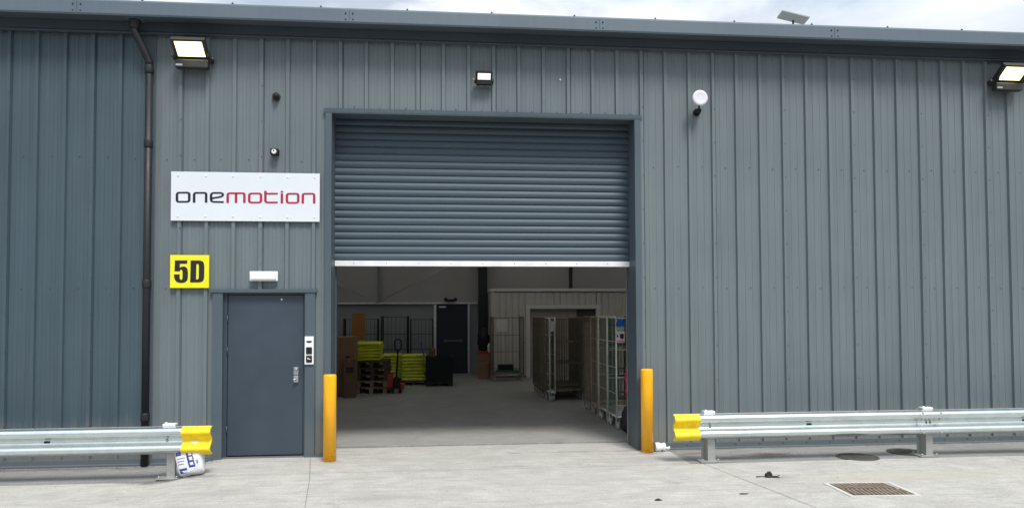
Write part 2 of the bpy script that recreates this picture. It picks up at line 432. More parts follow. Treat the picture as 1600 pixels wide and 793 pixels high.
# soil below the open joints
mb = MB(); mb.face([(-900, -3, -.10), (900, -3, -.10), (900, .6, -.10), (-900, .6, -.10)]); tag(mb.build('ground_base', M['jointline']), kind='structure')
mb = MB(); mb.box(-7, 16, .572, 14, -.12, .02); tag(mb.build('warehouse_floor', M['floor']), kind='structure')
mb = MB()   # thin dark joint and crack lines of the yard
def line(mb, pts, w=.009, dz=.004):
    for (a, b) in zip(pts[:-1], pts[1:]):
        a = Vector((*a, 0)); b = Vector((*b, 0)); d = (b - a).normalized(); nrm = Vector((-d.y, d.x, 0)) * w / 2
        nn = max(1, int((b - a).length / .2))
        for i in range(nn):
            p = a.lerp(b, i / nn); q = a.lerp(b, (i + 1) / nn)
            mb.face([(v.x, v.y, zg(v.x, v.y) + dz) for v in (p - nrm, q - nrm, q + nrm, p + nrm)])
line(mb, [(-1.64, -.10), (-1.44, -1.3), (-1.26, -2.6), (-1.0, -4.4)], .007)
line(mb, [(3.01, -.05), (3.14, -1.0), (3.42, -2.8), (3.7, -4.4)], .006)
line(mb, [(6.80, -.05), (6.97, -1.3), (7.2, -3.2)], .007)
for k in range(9):        # hairline cracks
    x, y = random.uniform(-5, 7), random.uniform(-2.6, -1.2)
    pts = [(x, y)]
    for j in range(6):
        x += random.uniform(.03, .10) * random.choice((1, 1, -1)); y += random.uniform(-.06, .03); pts.append((x, y))
    line(mb, pts, .003)
tag(mb.build('slab_joints', M['jointline'], fixn=False), kind='structure')

# ------------------------------------------------------------------ warehouse
PITCH = 1 / 3.
PH = -3.2937
def profile(x0, x1, ph=PH):
    """corrugation of the outer sheet as (x, y) points between x0 and x1"""
    pts = []
    k0 = math.floor((x0 - ph) / PITCH) - 1; k1 = math.ceil((x1 - ph) / PITCH) + 1
    for k in range(k0, k1):
        c = ph + k * PITCH
        lap = (k % 3 == 0)
        pts += [(c - .0315, .0), (c - .021, -.034), (c + .020, -.034), (c + .031, 0)]
        if lap: pts += [(c + .0345, .010), (c + .038, 0)]
        a = c + .045; w = (PITCH - .045 - .037) / 5
        for j in range(5):
            s = a + j * w
            if j in (1, 3): pts += [(s + .003, -.0036), (s + w - .003, -.0036), (s + w, 0)]
            else: pts += [(s + .001, 0), (s + w - .001, 0)]
    pts.sort(key=lambda q: q[0])
    def at(x):
        for (a, b) in zip(pts[:-1], pts[1:]):
            if a[0] <= x <= b[0]:
                t = 0 if b[0] == a[0] else (x - a[0]) / (b[0] - a[0]); return a[1] + (b[1] - a[1]) * t
        return 0
    return [(x0, at(x0))] + [q for q in pts if x0 + 1e-4 < q[0] < x1 - 1e-4] + [(x1, at(x1))]
def clad_sheet(mb, x0, x1, z0, z1, ph=PH, jit=.0016):
    pr = profile(x0, x1, ph)
    zs = frange(z0, z1, .6)
    g = [[mb.bm.verts.new((x + jit * noise.noise((x * 2.3, z * .8, 5)), y + jit * 1.5 * noise.noise((x * 1.1, z * .9, 9)), z)) for z in zs] for x, y in pr]
    for i in range(len(pr) - 1):
        for j in range(len(zs) - 1):
            f = mb.bm.faces.new([g[i][j], g[i + 1][j], g[i + 1][j + 1], g[i][j + 1]]); f.material_index = 0
def screws(mb, x0, x1, zs, ph=PH, skip=lambda x, z: False, y=-.004):
    k0 = math.ceil((x0 - ph) / PITCH); k1 = math.floor((x1 - ph) / PITCH)
    mb.mi = 1
    for k in range(k0 - 1, k1 + 1):
        c = ph + (k + .5) * PITCH + .004
        if not (x0 < c < x1): continue
        for z in zs:
            if skip(c, z): continue
            mb.lathe([(.007, -.0), (.007, -.002), (.004, -.006)], (c + random.uniform(-.006, .006), y, z + random.uniform(-.01, .01)), 'Y', 8)
    mb.mi = 0
def stitch(mb, x0, x1, z0, z1, ph=PH):
    mb.mi = 1
    k0 = math.ceil((x0 - ph) / PITCH); k1 = math.floor((x1 - ph) / PITCH)
    for k in range(k0, k1 + 1):
        if k % 3: continue
        z = z0 + .25
        while z < z1:
            mb.lathe([(.007, 0), (.007, -.002), (.004, -.006)], (ph + k * PITCH + .012, -.035, z), 'Y', 6); z += .46
    mb.mi = 0

WH = thing('warehouse', 'grey metal clad warehouse unit with a half raised blue-grey roller door', 'building')
OX0, OX1, OZ = -1.40, 2.60, 4.43      # roller opening
mb = MB()
EAVE = 5.56
clad_sheet(mb, -3.60, -2.86, -.10, EAVE)
clad_sheet(mb, -2.86, -1.60, 2.13, EAVE)
clad_sheet(mb, -1.60, OX0 - .02, -.10, EAVE)
clad_sheet(mb, OX0 - .02, OX1 + .02, OZ, EAVE)
clad_sheet(mb, OX1 + .02, 16, .06, EAVE)
inop = lambda x, z: (-2.9 < x < -1.55 and z < 2.2) or (OX0 - .1 < x < OX1 + .1 and z < OZ + .05)
screws(mb, -3.6, 16, [2.15, 3.79], skip=inop)
screws(mb, OX0, OX1, [4.505])
stitch(mb, 2.7, 16, .2, 5.2); stitch(mb, -3.6, -1.6, 2.2, 5.2)
mb.build('wall_cladding', [M['clad'], M['screw']], WH, fixn=False)
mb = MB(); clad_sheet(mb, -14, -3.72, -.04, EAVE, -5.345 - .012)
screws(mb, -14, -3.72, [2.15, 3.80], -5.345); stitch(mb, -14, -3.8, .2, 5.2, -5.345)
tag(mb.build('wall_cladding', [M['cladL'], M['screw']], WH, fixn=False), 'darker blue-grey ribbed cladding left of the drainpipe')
# corner flashing strip behind the downpipe
mb = MB(); mb.box(-3.722, -3.598, -.012, .03, -.10, EAVE); mb.build('vertical_joint_flashing', M['flash'], WH)
# base flashings
mb = MB(); mb.extrude_x([(.02, .085), (-.042, .080), (-.046, .018), (-.060, .008), (-.060, -.02), (.02, -.02)], 2.72, 16)
mb.mi = 1
x = 2.95
while x < 12: mb.lathe([(.009, 0), (.009, -.004), (.004, -.008)], (x, -.044, .055), 'Y', 8); x += PITCH
mb.build('base_flashing', [M['flash'], M['screw']], WH)
mb = MB(); mb.extrude_x([(.02, .03), (-.040, .025), (-.044, -.03), (-.058, -.04), (-.058, -.12), (.02, -.12)], -14, -3.72)
mb.extrude_x([(.02, .03), (-.040, .025), (-.044, -.03), (-.058, -.04), (-.058, -.12), (.02, -.12)], -3.60, -2.86)
mb.build('base_flashing', M['flash'], WH)
mb = MB(); mb.extrude_x([(.02, .03), (-.044, .025), (-.048, -.03), (.02, -.03)], -1.60, -1.49); mb.build('base_flashing', M['flash'], WH)
# eaves trim, soffit, fascia gutter
mb = MB(); mb.extrude_x([(.02, 5.60), (-.06, 5.51), (-.066, 5.40), (-.085, 5.375), (-.085, 5.362), (-.04, 5.362), (.02, 5.40)], -14, 16)
mb.build('eaves_trim', M['trim'], WH)
mb = MB(); mb.extrude_x([(-.062, 5.512), (-.15, 5.500), (-.20, 5.482), (-.322, 5.482), (-.322, 5.505), (-.2, 5.51), (-.062, 5.56)], -14, 16)
mb.build('soffit', M['trim'], WH)
mb = MB()
mb.extrude_x([(-.322, 5.482), (-.336, 5.480), (-.345, 5.50), (-.335, 5.655), (-.322, 5.678), (-.27, 5.682), (-.27, 5.60), (-.30, 5.60), (-.30, 5.51)], -14, 16)
mb.mi = 1
for c in (-10.9, -7.66, -4.415, -1.145, 2.067, 5.288, 8.5, 11.8):
    mb.box(c - .001, c + .001, -.3455, -.343, 5.502, 5.652)
    for dx in (-.045, .045):
        for z in (5.525, 5.605): mb.lathe([(.010, 0), (.010, -.004), (.004, -.007)], (c + dx, -.342, z), 'Y', 8)
mb.mi = 2
x = -6.9
while x < 12:
    mb.tube([(x, -.315, 5.67), (x, -.315, 5.700)], .008, 6); mb.box(x - .012, x + .012, -.325, -.26, 5.683, 5.688); x += 1.08
mb.build('gutter_fascia', [M['fascia'], M['joint'], M['screw']], WH)
mb = MB(); mb.face([(-14, -.30, 5.60), (16, -.30, 5.60), (16, .05, 5.61), (-14, .05, 5.61)]); RL = [(-5.6, -4.6), (-1.0, 0.0), (3.6, 4.6), (8.2, 9.2)]
def rz_(y): return 5.62 + (y - .02) * 1.23 / 14.18
def roofslab(mb, x0, x1, y0, y1): mb.extrude_x([(y0, rz_(y0)), (y1, rz_(y1)), (y1, rz_(y1) + .1), (y0, rz_(y0) + .1)], x0, x1)
roofslab(mb, -14, 16, .02, 2.0); roofslab(mb, -14, 16, 11.5, 14.2)
e_ = [-14] + [v for q in RL for v in q] + [16]
for i in range(0, len(e_), 2): roofslab(mb, e_[i], e_[i + 1], 2.001, 11.499)
mb.build('roof', M['roofin'], WH)
for (a_, b_) in RL:
    mb = MB(); mb.face([(a_, 2.0, rz_(2.0) + .06), (b_, 2.0, rz_(2.0) + .06), (b_, 11.5, rz_(11.5) + .06), (a_, 11.5, rz_(11.5) + .06)]); mb.build('added_rooflight', M['added_rooflight'], WH)  # added out of view to let daylight in and brighten the interior
# inner walls
mb = MB(); mb.box(-7.2, -7, .05, 13, 0, 7); mb.build('side_wall', M['liner'], WH)
mb = MB(); mb.box(16, 16.2, .05, 13, 0, 7); mb.build('side_wall', M['liner'], WH)
mb = MB()
mb.box(-7, 16, 12.66, 12.86, 2.16, 7, None)
for x in frange(-6.8, 15.9, 1.0): mb.box(x - .004, x + .004, 12.652, 12.659, 2.2, 6.5)
mb.build('back_wall', M['liner'], WH)
mb = MB(); mb.box(-7, -.19, 12.70, 12.86, 0, 2.16); mb.box(.87, 16, 12.70, 12.86, 0, 2.16)
for x in frange(-6.8, -.8, 1.0): mb.box(x - .004, x + .004, 12.69, 12.699, 0.05, 2.1)
tag(mb.build('back_wall', M['linerlow'], WH), 'lower part of the rear wall, below the pale rail')
mb = MB(); mb.box(-7, 1.12, 12.58, 12.70, 2.115, 2.165); mb.build('sheeting_rail', M['raillite'], WH)
mb = MB(); mb.box(1.13, 1.39, 12.35, 12.60, .02, 6.5)
mb.box(1.13, 1.39, 12.28, 12.34, .02, 6.5); mb.build('steel_column', M['column'], WH)
mb = MB(); mb.box(-1.83, -1.77, 12.52, 12.64, 2.17, 6.6); mb.build('sheeting_post', M['roofin'], WH)
mb = MB(); mb.box(3.91, 3.98, 12.3, 12.5, 2.4, 6.6); mb.build('sheeting_post', M['column'], WH)
mb = MB(); mb.tube([(-4.4, 12.5, 3.45), (-1.9, 12.5, 2.14)], .012, 6); mb.tube([(-1.9, 12.5, 2.14), (1.2, 12.5, 3.75)], .012, 6)
mb.build('wind_brace', M['steel'], WH)
# fire door at the back
fd = MB(); fd.box(-.13, .82, 12.63, 12.69, .03, 2.10, bev=.004); fdo = fd.build('fire_door', M['firedoor'], WH)
mb = MB(); mb.box(.12, .62, 12.57, 12.60, .985, 1.02, bev=.006); mb.box(.11, .15, 12.60, 12.63, .96, 1.04); mb.box(.6, .64, 12.60, 12.63, .96, 1.04); mb.build('push_bar', M['dullsteel'], fdo)
mb = MB(); mb.box(-.05, .16, 12.56, 12.63, 2.0, 2.045, bev=.005); mb.build('door_closer', M['steel'], fdo)
mb = MB(); mb.box(-.20, -.13, 12.60, 12.70, .02, 2.10); mb.box(.82, .87, 12.60, 12.70, .02, 2.10); mb.build('fire_door_frame', M['raillite'], WH)
mb = MB(); mb.box(-.189, .869, 12.705, 12.86, 0, 2.159); mb.build('door_backing', M['firedoor'], WH)
# black emergency lamp above the fire door
et = thing('twin_emergency_light', 'small black twin-head emergency light above the dark fire door', 'light', (.30, 12.50, 2.2))
mb = MB(); mb.box(-.12, .12, -.05, .07, -.03, .05, bev=.01); mb.build('battery_box', M['black'], et)
for s in (-1, 1):
    mb = MB(); mb.lathe([(.02, -.06), (.055, -.10), (.055, -.16), (.045, -.165)], (s * .14, .02, .04), 'Y', 14); mb.build('lamp_head', M['black'], et)

# roller shutter surround
mb = MB()
mb.box(OX0 - .082, OX0, -.046, .36, -.02, OZ, bev=.003)
mb.build('shutter_jamb', M['flash'], WH)
mb = MB(); mb.box(OX1, OX1 + .085, -.046, .36, -.02, OZ, bev=.003)
mb.build('shutter_jamb', M['flash'], WH)
mb = MB()
mb.extrude_x([(-.046, OZ - .02), (-.052, OZ), (-.056, OZ + .045), (-.03, OZ + .052), (.40, OZ + .052), (.40, OZ), (-.02, OZ - .001), (-.03, OZ - .02)], OX0 - .10, OX1 + .10)
mb.build('shutter_lintel', M['flash'], WH)
SH = MB()
z = 4.44; n = 20; zb = 2.525; st = (z - zb) / n
prof = []
for i in range(n):
    zt = z - i * st
    for (dy, t) in ((.008, 0), (.0, .06), (-.009, .22), (-.014, .45), (-.012, .70), (-.003, .90), (.008, .97)):
        prof.append((.30 + dy, zt - t * st))
prof.append((.30, zb))
a = len(prof)
SH.extrude_x(prof + [(.33, zb), (.33, z)], OX0 - .0, OX1 + 0, closed=True, caps=False)
for f in SH.bm.faces: f.smooth = False
sho = SH.build('roller_shutter', M['slat'], WH)
mb = MB(); mb.box(OX0 + .002, OX1 - .002, .27, .335, 2.452, 2.524, bev=.004); mb.mi = 1
for i in range(9): mb.lathe([(.006, 0), (.004, -.004)], (OX0 + .25 + i * .43, .269, 2.49), 'Y', 6)
mb.build('bottom_rail', [M['whitebar'], M['screw']], sho)
mb = MB(); mb.box(OX1 - .012, OX1 + .05, .365, .42, .0, OZ); mb.build('guide_channel', M['trim'], WH)
mb = MB(); mb.box(OX0 - .05, OX0 + .012, .365, .42, .0, OZ); mb.build('guide_channel', M['trim'], WH)
mb = MB(); mb.lathe([(.24, OX0 + .05), (.24, OX1 - .05)], (0, .62, 4.62), 'X', 20); mb.build('shutter_barrel', M['trim'], WH)
mb = MB(); mb.box(OX1 - .012, OX1 - .004, .422, .43, .02, 2.45); mb.build('brush_seal', M['raillite'], WH)

# personnel door
mb = MB()
mb.box(-2.865, -2.745, -.048, .10, -.05, 2.10, bev=.003)
mb.build('door_jamb', M['flash'], WH)
mb = MB(); mb.box(-1.725, -1.600, -.048, .10, -.05, 2.10, bev=.003); mb.build('door_jamb', M['flash'], WH)
mb = MB(); mb.extrude_x([(-.050, 2.085), (-.062, 2.095), (-.062, 2.135), (.05, 2.15), (.05, 2.085)], -2.90, -1.58); mb.build('door_head_flashing', M['flash'], WH)
mb = MB(); mb.box(-2.744, -2.700, .005, .09, -.04, 2.082); mb.box(-1.752, -1.726, .005, .09, -.04, 2.082); mb.box(-2.70, -1.752, .005, .09, 2.068, 2.082)
mb.build('door_frame', M['door'], WH)
dr = MB(); dr.box(-2.694, -1.758, .018, .06, .028, 2.062, bev=.003); dro = dr.build('personnel_door', M['door'], WH)
mb = MB(); mb.box(-2.744, -1.726, .062, .09, -.03, 2.08); mb.build('door_stop', M['doorgap'], WH)
mb = MB(); mb.box(-2.744, -1.726, -.03, .09, -.04, .012, bev=.003); mb.build('door_sill', M['trim'], WH)
mb = MB(); mb.box(-1.872, -1.812, -.004, .018, 1.045, 1.140, bev=.004); mb.lathe([(.02, 0), (.02, -.02), (.014, -.026)], (-1.842, -.004, 1.11), 'Y', 16)
mb.build('lock_plate', M['steel'], dro)
mb = MB(); mb.box(-1.872, -1.812, -.004, .018, .945, 1.035, bev=.004); mb.tube([(-1.842, -.004, .985), (-1.842, -.045, .985), (-1.87, -.048, .985)], .010, 10)
mb.build('door_handle', M['steel'], dro)
mb = MB(); mb.lathe([(.012, 0), (.009, -.004)], (-2.03, .017, 2.005), 'Y', 12); mb.build('peephole', M['white'], dro)
for z in (.35, 1.35, 1.75):
    mb = MB(); mb.tube([(-2.699, .006, z - .05), (-2.699, .006, z + .05)], .009, 8); mb.build('hinge', M['door'], dro)

# rainwater pipe
mb = MB()
px = -3.650
mb.tube([(px, -.095, 4.98), (px, -.095, -.05)], .044, 18)
for z in (4.90, 3.96, 2.2, .55): mb.lathe([(.050, -.05), (.053, -.04), (.053, .04), (.050, .05)], (px, -.095, z), 'Z', 18)
mb.tube([(px, -.095, 4.93), (px, -.098, 5.0), (px - .015, -.105, 5.035), (-3.765, -.19, 5.29), (-3.785, -.20, 5.33), (-3.787, -.205, 5.47)], .047, 16)
mb.build('downpipe', M['pipe'], WH)
mb = MB(); mb.lathe([(.055, -.06), (.058, .0), (.072, .03), (.076, .05)], (-3.787, -.205, 5.43), 'Z', 20); mb.build('gutter_outlet', M['pipe'], WH)
mb = MB(); mb.box(-3.88, -3.69, -.29, -.12, 5.476, 5.481); mb.build('outlet_plate', M['fascia'], WH)

# ------------------------------------------------------------------ lamps, cameras, aerials on the wall
def floodlight(label, cx):
    t = thing('floodlight', label, 'floodlight', (cx, 0, 5.12), 0, 'lit floodlights under the eaves')
    # glass plane runs from (y -.15, z 5.06) to (y -.32, z 5.19)
    a = math.atan2(.13, .17)
    mt = Matrix.Translation((0, -.235, .005)) @ Matrix.Rotation(-a, 4, 'X')
    mb = MB(); mb.box(-.205, .205, -.135, .135, .012, .060, mt, bev=.008)
    for i in range(9): mb.box(-.18 + i * .045 - .004, -.18 + i * .045 + .004, -.11, .11, .055, .085, mt)
    mb.box(-.205, .205, -.135, -.107, -.004, .0135, mt); mb.box(-.205, .205, .107, .135, -.004, .0135, mt)
    mb.box(-.205, -.166, -.107, .107, -.004, .0135, mt); mb.box(.166, .205, -.107, .107, -.004, .0135, mt)
    mb.build('lamp_housing', M['lampbody'], t)
    lp_ = MB().box(-.140, .140, -.080, .092, .002, .011, mt).build('led_panel', M['lamp'], t)
    mb = MB(); mb.box(-.166, .166, -.107, -.0802, .0, .011, mt); mb.box(-.166, .166, .0922, .107, .0, .011, mt); mb.box(-.166, -.1402, -.080, .092, .0, .011, mt); mb.box(.1402, .166, -.080, .092, .0, .011, mt); mb.build('reflector_rim', M['lamprim'], lp_)
    mb = MB(); mb.box(-.20, .20, -.17, -.075, -.205, -.10, bev=.012); mb.build('driver_box', M['lampbody'], t)
    mb = MB(); mb.box(-.19, -.11, -.174, -.1705, -.185, -.162); mb.build('rating_label', M['steel'], t)
    mb = MB()
    for s in (-1, 1):
        mb.box(s * .225 - .006, s * .225 + .006, -.26, -.02, -.09, -.05); mb.lathe([(.014, s * .205), (.014, s * .240)], (0, -.14, -.07), 'X', 10)
    mb.box(-.23, .23, -.036, -.022, -.10, -.04); mb.build('bracket', M['lampbody'], t)
    for s in (-1, 1): MB().lathe([(.010, 0), (.010, s * .012)], (s * .240, -.14, -.07), 'X', 10).build('bracket_bolt', M['steel'], t)
    return t
floodlight('lit floodlight above the company sign, next to the drainpipe', -3.115)
floodlight('lit floodlight at the right edge of the picture', 7.95)
sf = thing('small_floodlight', 'small black floodlight with white cover above the roller door', 'floodlight', (.57, 0, 4.88))
mt = Matrix.Translation((0, -.14, .03)) @ Matrix.Rotation(-R(50), 4, 'X')
mb = MB(); mb.box(-.11, .11, -.065, .065, .0, .05, mt, bev=.008); mb.box(-.10, .10, -.12, -.05, -.065, -.005, bev=.008); mb.build('lamp_housing', M['black'], sf)
mb = MB(); mb.box(-.085, .085, -.045, .040, -.006, .003, mt, bev=.002); mb.build('lamp_cover', M['lampdim'], sf)
mb = MB(); mb.box(-.125, .125, -.05, -.036, -.03, .0); mb.box(-.125, -.118, -.15, -.04, -.025, 0); mb.box(.118, .125, -.15, -.04, -.025, 0); mb.build('bracket', M['black'], sf)
mb = MB(); mb.lathe([(.012, -.125), (.012, -.142)], (0, -.135, -.012), 'X', 10); mb.build('bracket_bolt', M['steel'], sf)

# CCTV dome cameras
cd = thing('dome_camera', 'dark grey dome camera high on the wall between floodlight and roller door', 'camera', (-2.108, 0, 4.615))
mb = MB(); mb.lathe([(.052, -.002), (.052, -.03), (.046, -.045)], (0, 0, 0), 'Y', 20); mb.build('camera_base', M['lampbody'], cd)
mb = MB(); mb.lathe([(.036, -.045), (.034, -.065), (.024, -.085), (.006, -.094)], (.006, 0, -.006), 'Y', 18); mb.build('camera_dome', M['black'], cd)
cb = thing('bullet_camera', 'small black camera with painted white glare directly above the company sign', 'camera', (-2.112, 0, 3.885))
mb = MB(); mb.box(-.05, .05, -.11, -.004, -.035, .042, bev=.014); mb.build('camera_body', M['black'], cb)
mb = MB(); mb.lathe([(.031, -.109), (.031, -.116), (.020, -.122)], (0, 0, -.002), 'Y', 16); mb.build('painted_glare_ring', M['white'], cb)  # glare around the lens, put in as a white ring
mb = MB(); mb.lathe([(.012, -.1222), (.010, -.125)], (0, 0, .010), 'Y', 12); mb.build('lens', M['black'], cb)
tag(MB().lathe([(.013, -.002), (.013, -.012), (.007, -.018)], (1.598, 0, 4.939), 'Y', 12).build('cable_cap', M['white']), 'tiny white round cap on the cladding right of the small floodlight', 'cap')

# round aerial
ad = thing('round_wireless_dish', 'round white wireless dish on a black arm right of the roller door', 'antenna', (3.478, 0, 4.56))
mt = Matrix.Translation((-.022, -.20, .122))
mb = MB(); mb.lathe([(.02, .03), (.085, .022), (.102, .005), (.105, -.012), (.098, -.020), (.072, -.024), (.068, -.022), (.045, -.027), (.041, -.0255), (.01, -.030)], (0, 0, 0), 'Y', 36, mt); mb.build('dish', M['dish'], ad)
mb = MB(); mb.tube([(-.022, -.17, .12), (-.022, -.165, .02), (-.012, -.13, -.03)], .012, 10); mb.build('arm', M['black'], ad)
mb = MB(); mb.tube([(.0, -.0, -.02), (.0, -.03, -.018)], .05, 16); mb.tube([(0, -.03, -.02), (.0, -.08, -.025), (-.012, -.145, -.03)], [.036, .036, .030], 14); mb.build('wall_mount', M['black'], ad)
# flat panel aerial on the roof edge
sa = thing('flat_panel_antenna', 'tilted flat grey panel antenna on a short mast above the roof edge', 'antenna', (5.13, .5, 5.66))
mb = MB(); mb.tube([(0, 0, 0), (0, 0, .41)], .014, 10); mb.box(-.06, .06, -.06, .06, -.012, .004); mb.build('mast', M['lampbody'], sa)
mt = Matrix.Translation((.0, 0, .455)) @ Matrix.Rotation(R(15), 4, 'Y') @ Matrix.Rotation(R(-4), 4, 'X') @ Matrix.Rotation(R(-6), 4, 'Z')
mb = MB(); mb.box(-.205, .205, -.12, .10, -.016, .016, mt, bev=.010); mb.build('antenna_panel', M['panelgrey'], sa)

# emergency bulkhead light
eb = thing('bulkhead_light', 'white rectangular bulkhead light above the personnel door', 'light', (-2.24, 0, 2.30))
mb = MB(); mb.box(-.175, .175, -.062, -.036, -.062, .062, bev=.008); mb.build('light_base', M['white'], eb)
mb = MB(); mb.box(-.160, .160, -.10, -.060, -.048, .052, bev=.018); mb.build('diffuser', M['lampoff'], eb)

# keypad
kp = thing('door_intercom', 'narrow white intercom plate with black reader beside the personnel door', 'intercom', (-1.667, 0, 1.354))
mb = MB(); mb.box(-.056, .056, -.072, -.049, -.178, .178, bev=.006); mb.build('face_plate', M['white'], kp)
mb = MB(); pts = [(-.036, .122), (.036, .122), (.030, .103), (0, .096), (-.030, .103)]; mb.plate(pts, -.0745, .003); mb.build('speaker_slot', M['black'], kp)
mb = MB(); mb.box(-.037, .037, -.082, -.071, -.045, .042, bev=.004); mb.build('card_reader', M['black'], kp)
mb = MB(); mb.box(-.037, .037, -.080, -.071, -.152, -.065, bev=.004); mb.mi = 1
mb.box(-.018, -.004, -.0825, -.0795, -.110, -.092); mb.box(.002, .016, -.0825, -.0795, -.116, -.104)
mb.build('call_button', [M['black'], M['white']], kp)

# ------------------------------------------------------------------ signs
sg = thing('company_sign', 'wide white sign reading onemotion in black and red letters', 'sign', (-2.468, 0, 3.31))
mb = MB(); mb.box(-.920, .920, -.050, -.036, -.310, .312, bev=.002); mb.build('sign_panel', M['signwhite'], sg)
def su(u, v):
    t = (u - 270) / 230.; vt = 269.5 + 4.5 * t; vb = 345 + 2 * t
    return (-.918 + 1.836 * t, .31 - .62 * (v - vt) / (vb - vt))
def stroke(mb, pts, closed=False, tv=3.9, th=2.7, y=-.0525):
    n = len(pts); A = []; B = []
    for i, p in enumerate(pts):
        q0 = pts[i - 1] if (i > 0 or closed) else p; q1 = pts[(i + 1) % n] if (i < n - 1 or closed) else p
        dx, dy = q1[0] - q0[0], q1[1] - q0[1]; l = math.hypot(dx, dy) or 1; nx, ny = -dy / l, dx / l
        A.append(su(p[0] + nx * tv / 2, p[1] + ny * th / 2)); B.append(su(p[0] - nx * tv / 2, p[1] - ny * th / 2))
    mb.band(A, B, y, .003, closed)
def arc(cx, cy, r, a0, a1, n=5):
    return [(cx + r * math.cos(R(a0 + (a1 - a0) * i / n)), cy + r * math.sin(R(a0 + (a1 - a0) * i / n))) for i in range(n + 1)]
def ring(x0, x1, y0, y1, r=3.0):
    return arc(x1 - r, y0 + r, r, -90, 0) + arc(x1 - r, y1 - r, r, 0, 90) + arc(x0 + r, y1 - r, r, 90, 180) + arc(x0 + r, y0 + r, r, 180, 270)
def arch(x0, x1, y0, y1, r=2.6):
    return [(x0, y1)] + arc(x0 + r, y0 + r, r, 180, 270) + arc(x1 - r, y0 + r, r, -90, 0) + [(x1, y1)]
mb = MB()
stroke(mb, ring(279.1, 297.8, 302.1, 316.2), True)
stroke(mb, arch(305.3, 323.7, 302.5, 317.6))
stroke(mb, [(331.6, 311.2), (338, 310.0), (344, 309.1), (347.5, 308.1), (349.3, 306.3), (349.2, 304.3), (347.2, 302.9), (344, 302.7), (334.5, 302.7), (332.2, 303.6), (331.2, 306), (331.2, 312.8), (332.2, 315.4), (334.6, 316.4), (350.8, 316.8)])
mb.build('black_lettering', M['ink'], sg)
mb = MB()
stroke(mb, arch(356.8, 382.6, 303.3, 318.2)); stroke(mb, [(369.7, 303.8), (369.7, 318.2)])
stroke(mb, ring(390.1, 408.4, 303.8, 317.6), True)
stroke(mb, [(415.2, 299.8), (415.2, 313.8)] + arc(418.6, 314.2, 3.4, 180, 90) + [(434.6, 317.6)]); stroke(mb, [(416.8, 304.2), (434.6, 304.2)])
stroke(mb, [(441, 303.6), (441, 319)]); stroke(mb, [(441, 300.0), (441, 302.3)])
stroke(mb, ring(448.9, 466.6, 304.4, 318.2), True)
stroke(mb, arch(473.8, 491.7, 304.5, 319.4))
mb.build('red_lettering', M['red'], sg)
for i in range(6):
    for z in (.26, -.255): MB().lathe([(.013, 0), (.013, -.003), (.009, -.006)], (-.835 + i * .338, -.050, z), 'Y', 10).build('fixing_cap', M['raillite'], sg)
us = thing('unit_number_sign', 'small yellow square sign reading 5D in black', 'sign', (-3.149, 0, 2.357))
mb = MB(); mb.box(-.236, .236, -.060, -.036, -.207, .207, bev=.004); mb.build('sign_panel', M['signyel'], us)
def s5(pts): return [(-.236 + .472 * (u - 100) / 680., .207 - .414 * (v - 95) / 575.) for u, v in pts]
mb = MB()
five = [(185,188),(400,188),(400,245),(272,245),(270,320),(300,300),(345,292),(385,310),(408,350),(414,400),(414,480),(405,530),(375,565),(330,580),(270,580),(215,560),(185,520),(172,470),(172,432),(270,432),(270,490),(278,520),(295,530),(312,520),(320,490),(320,390),(315,360),(297,346),(280,352),(270,378),(180,378)]
mb.plate(s5(five), -.0635, .004)
Ou = [(460,188),(620,188),(670,205),(693,240),(700,290),(700,480),(690,530),(660,560),(610,572),(455,572)]
In = [(560,250),(585,247),(600,256),(604,272),(604,300),(604,480),(602,500),(592,515),(580,520),(557,520)]
mb.band(s5(Ou), s5(In), -.0635, .004, True)
mb.build('number_lettering', M['ink'], us)

# ------------------------------------------------------------------ bollards
def bollard(label, x, y, h):
    z = zg(x, y) - .01
    return tag(MB().lathe([(.080, 0), (.080, h - .02), (.077, h - .008), (.068, h)], (x, y, z), 'Z', 32).build('bollard', M['bollard'], origin=(x, y, z)), label, 'bollard', 'yellow bollards beside the roller door')
bollard('yellow bollard on the left of the roller door, nearer the personnel door', -1.372, -.30, 1.075)
bollard('yellow bollard on the right of the roller door', 2.695, -.19, 1.09)

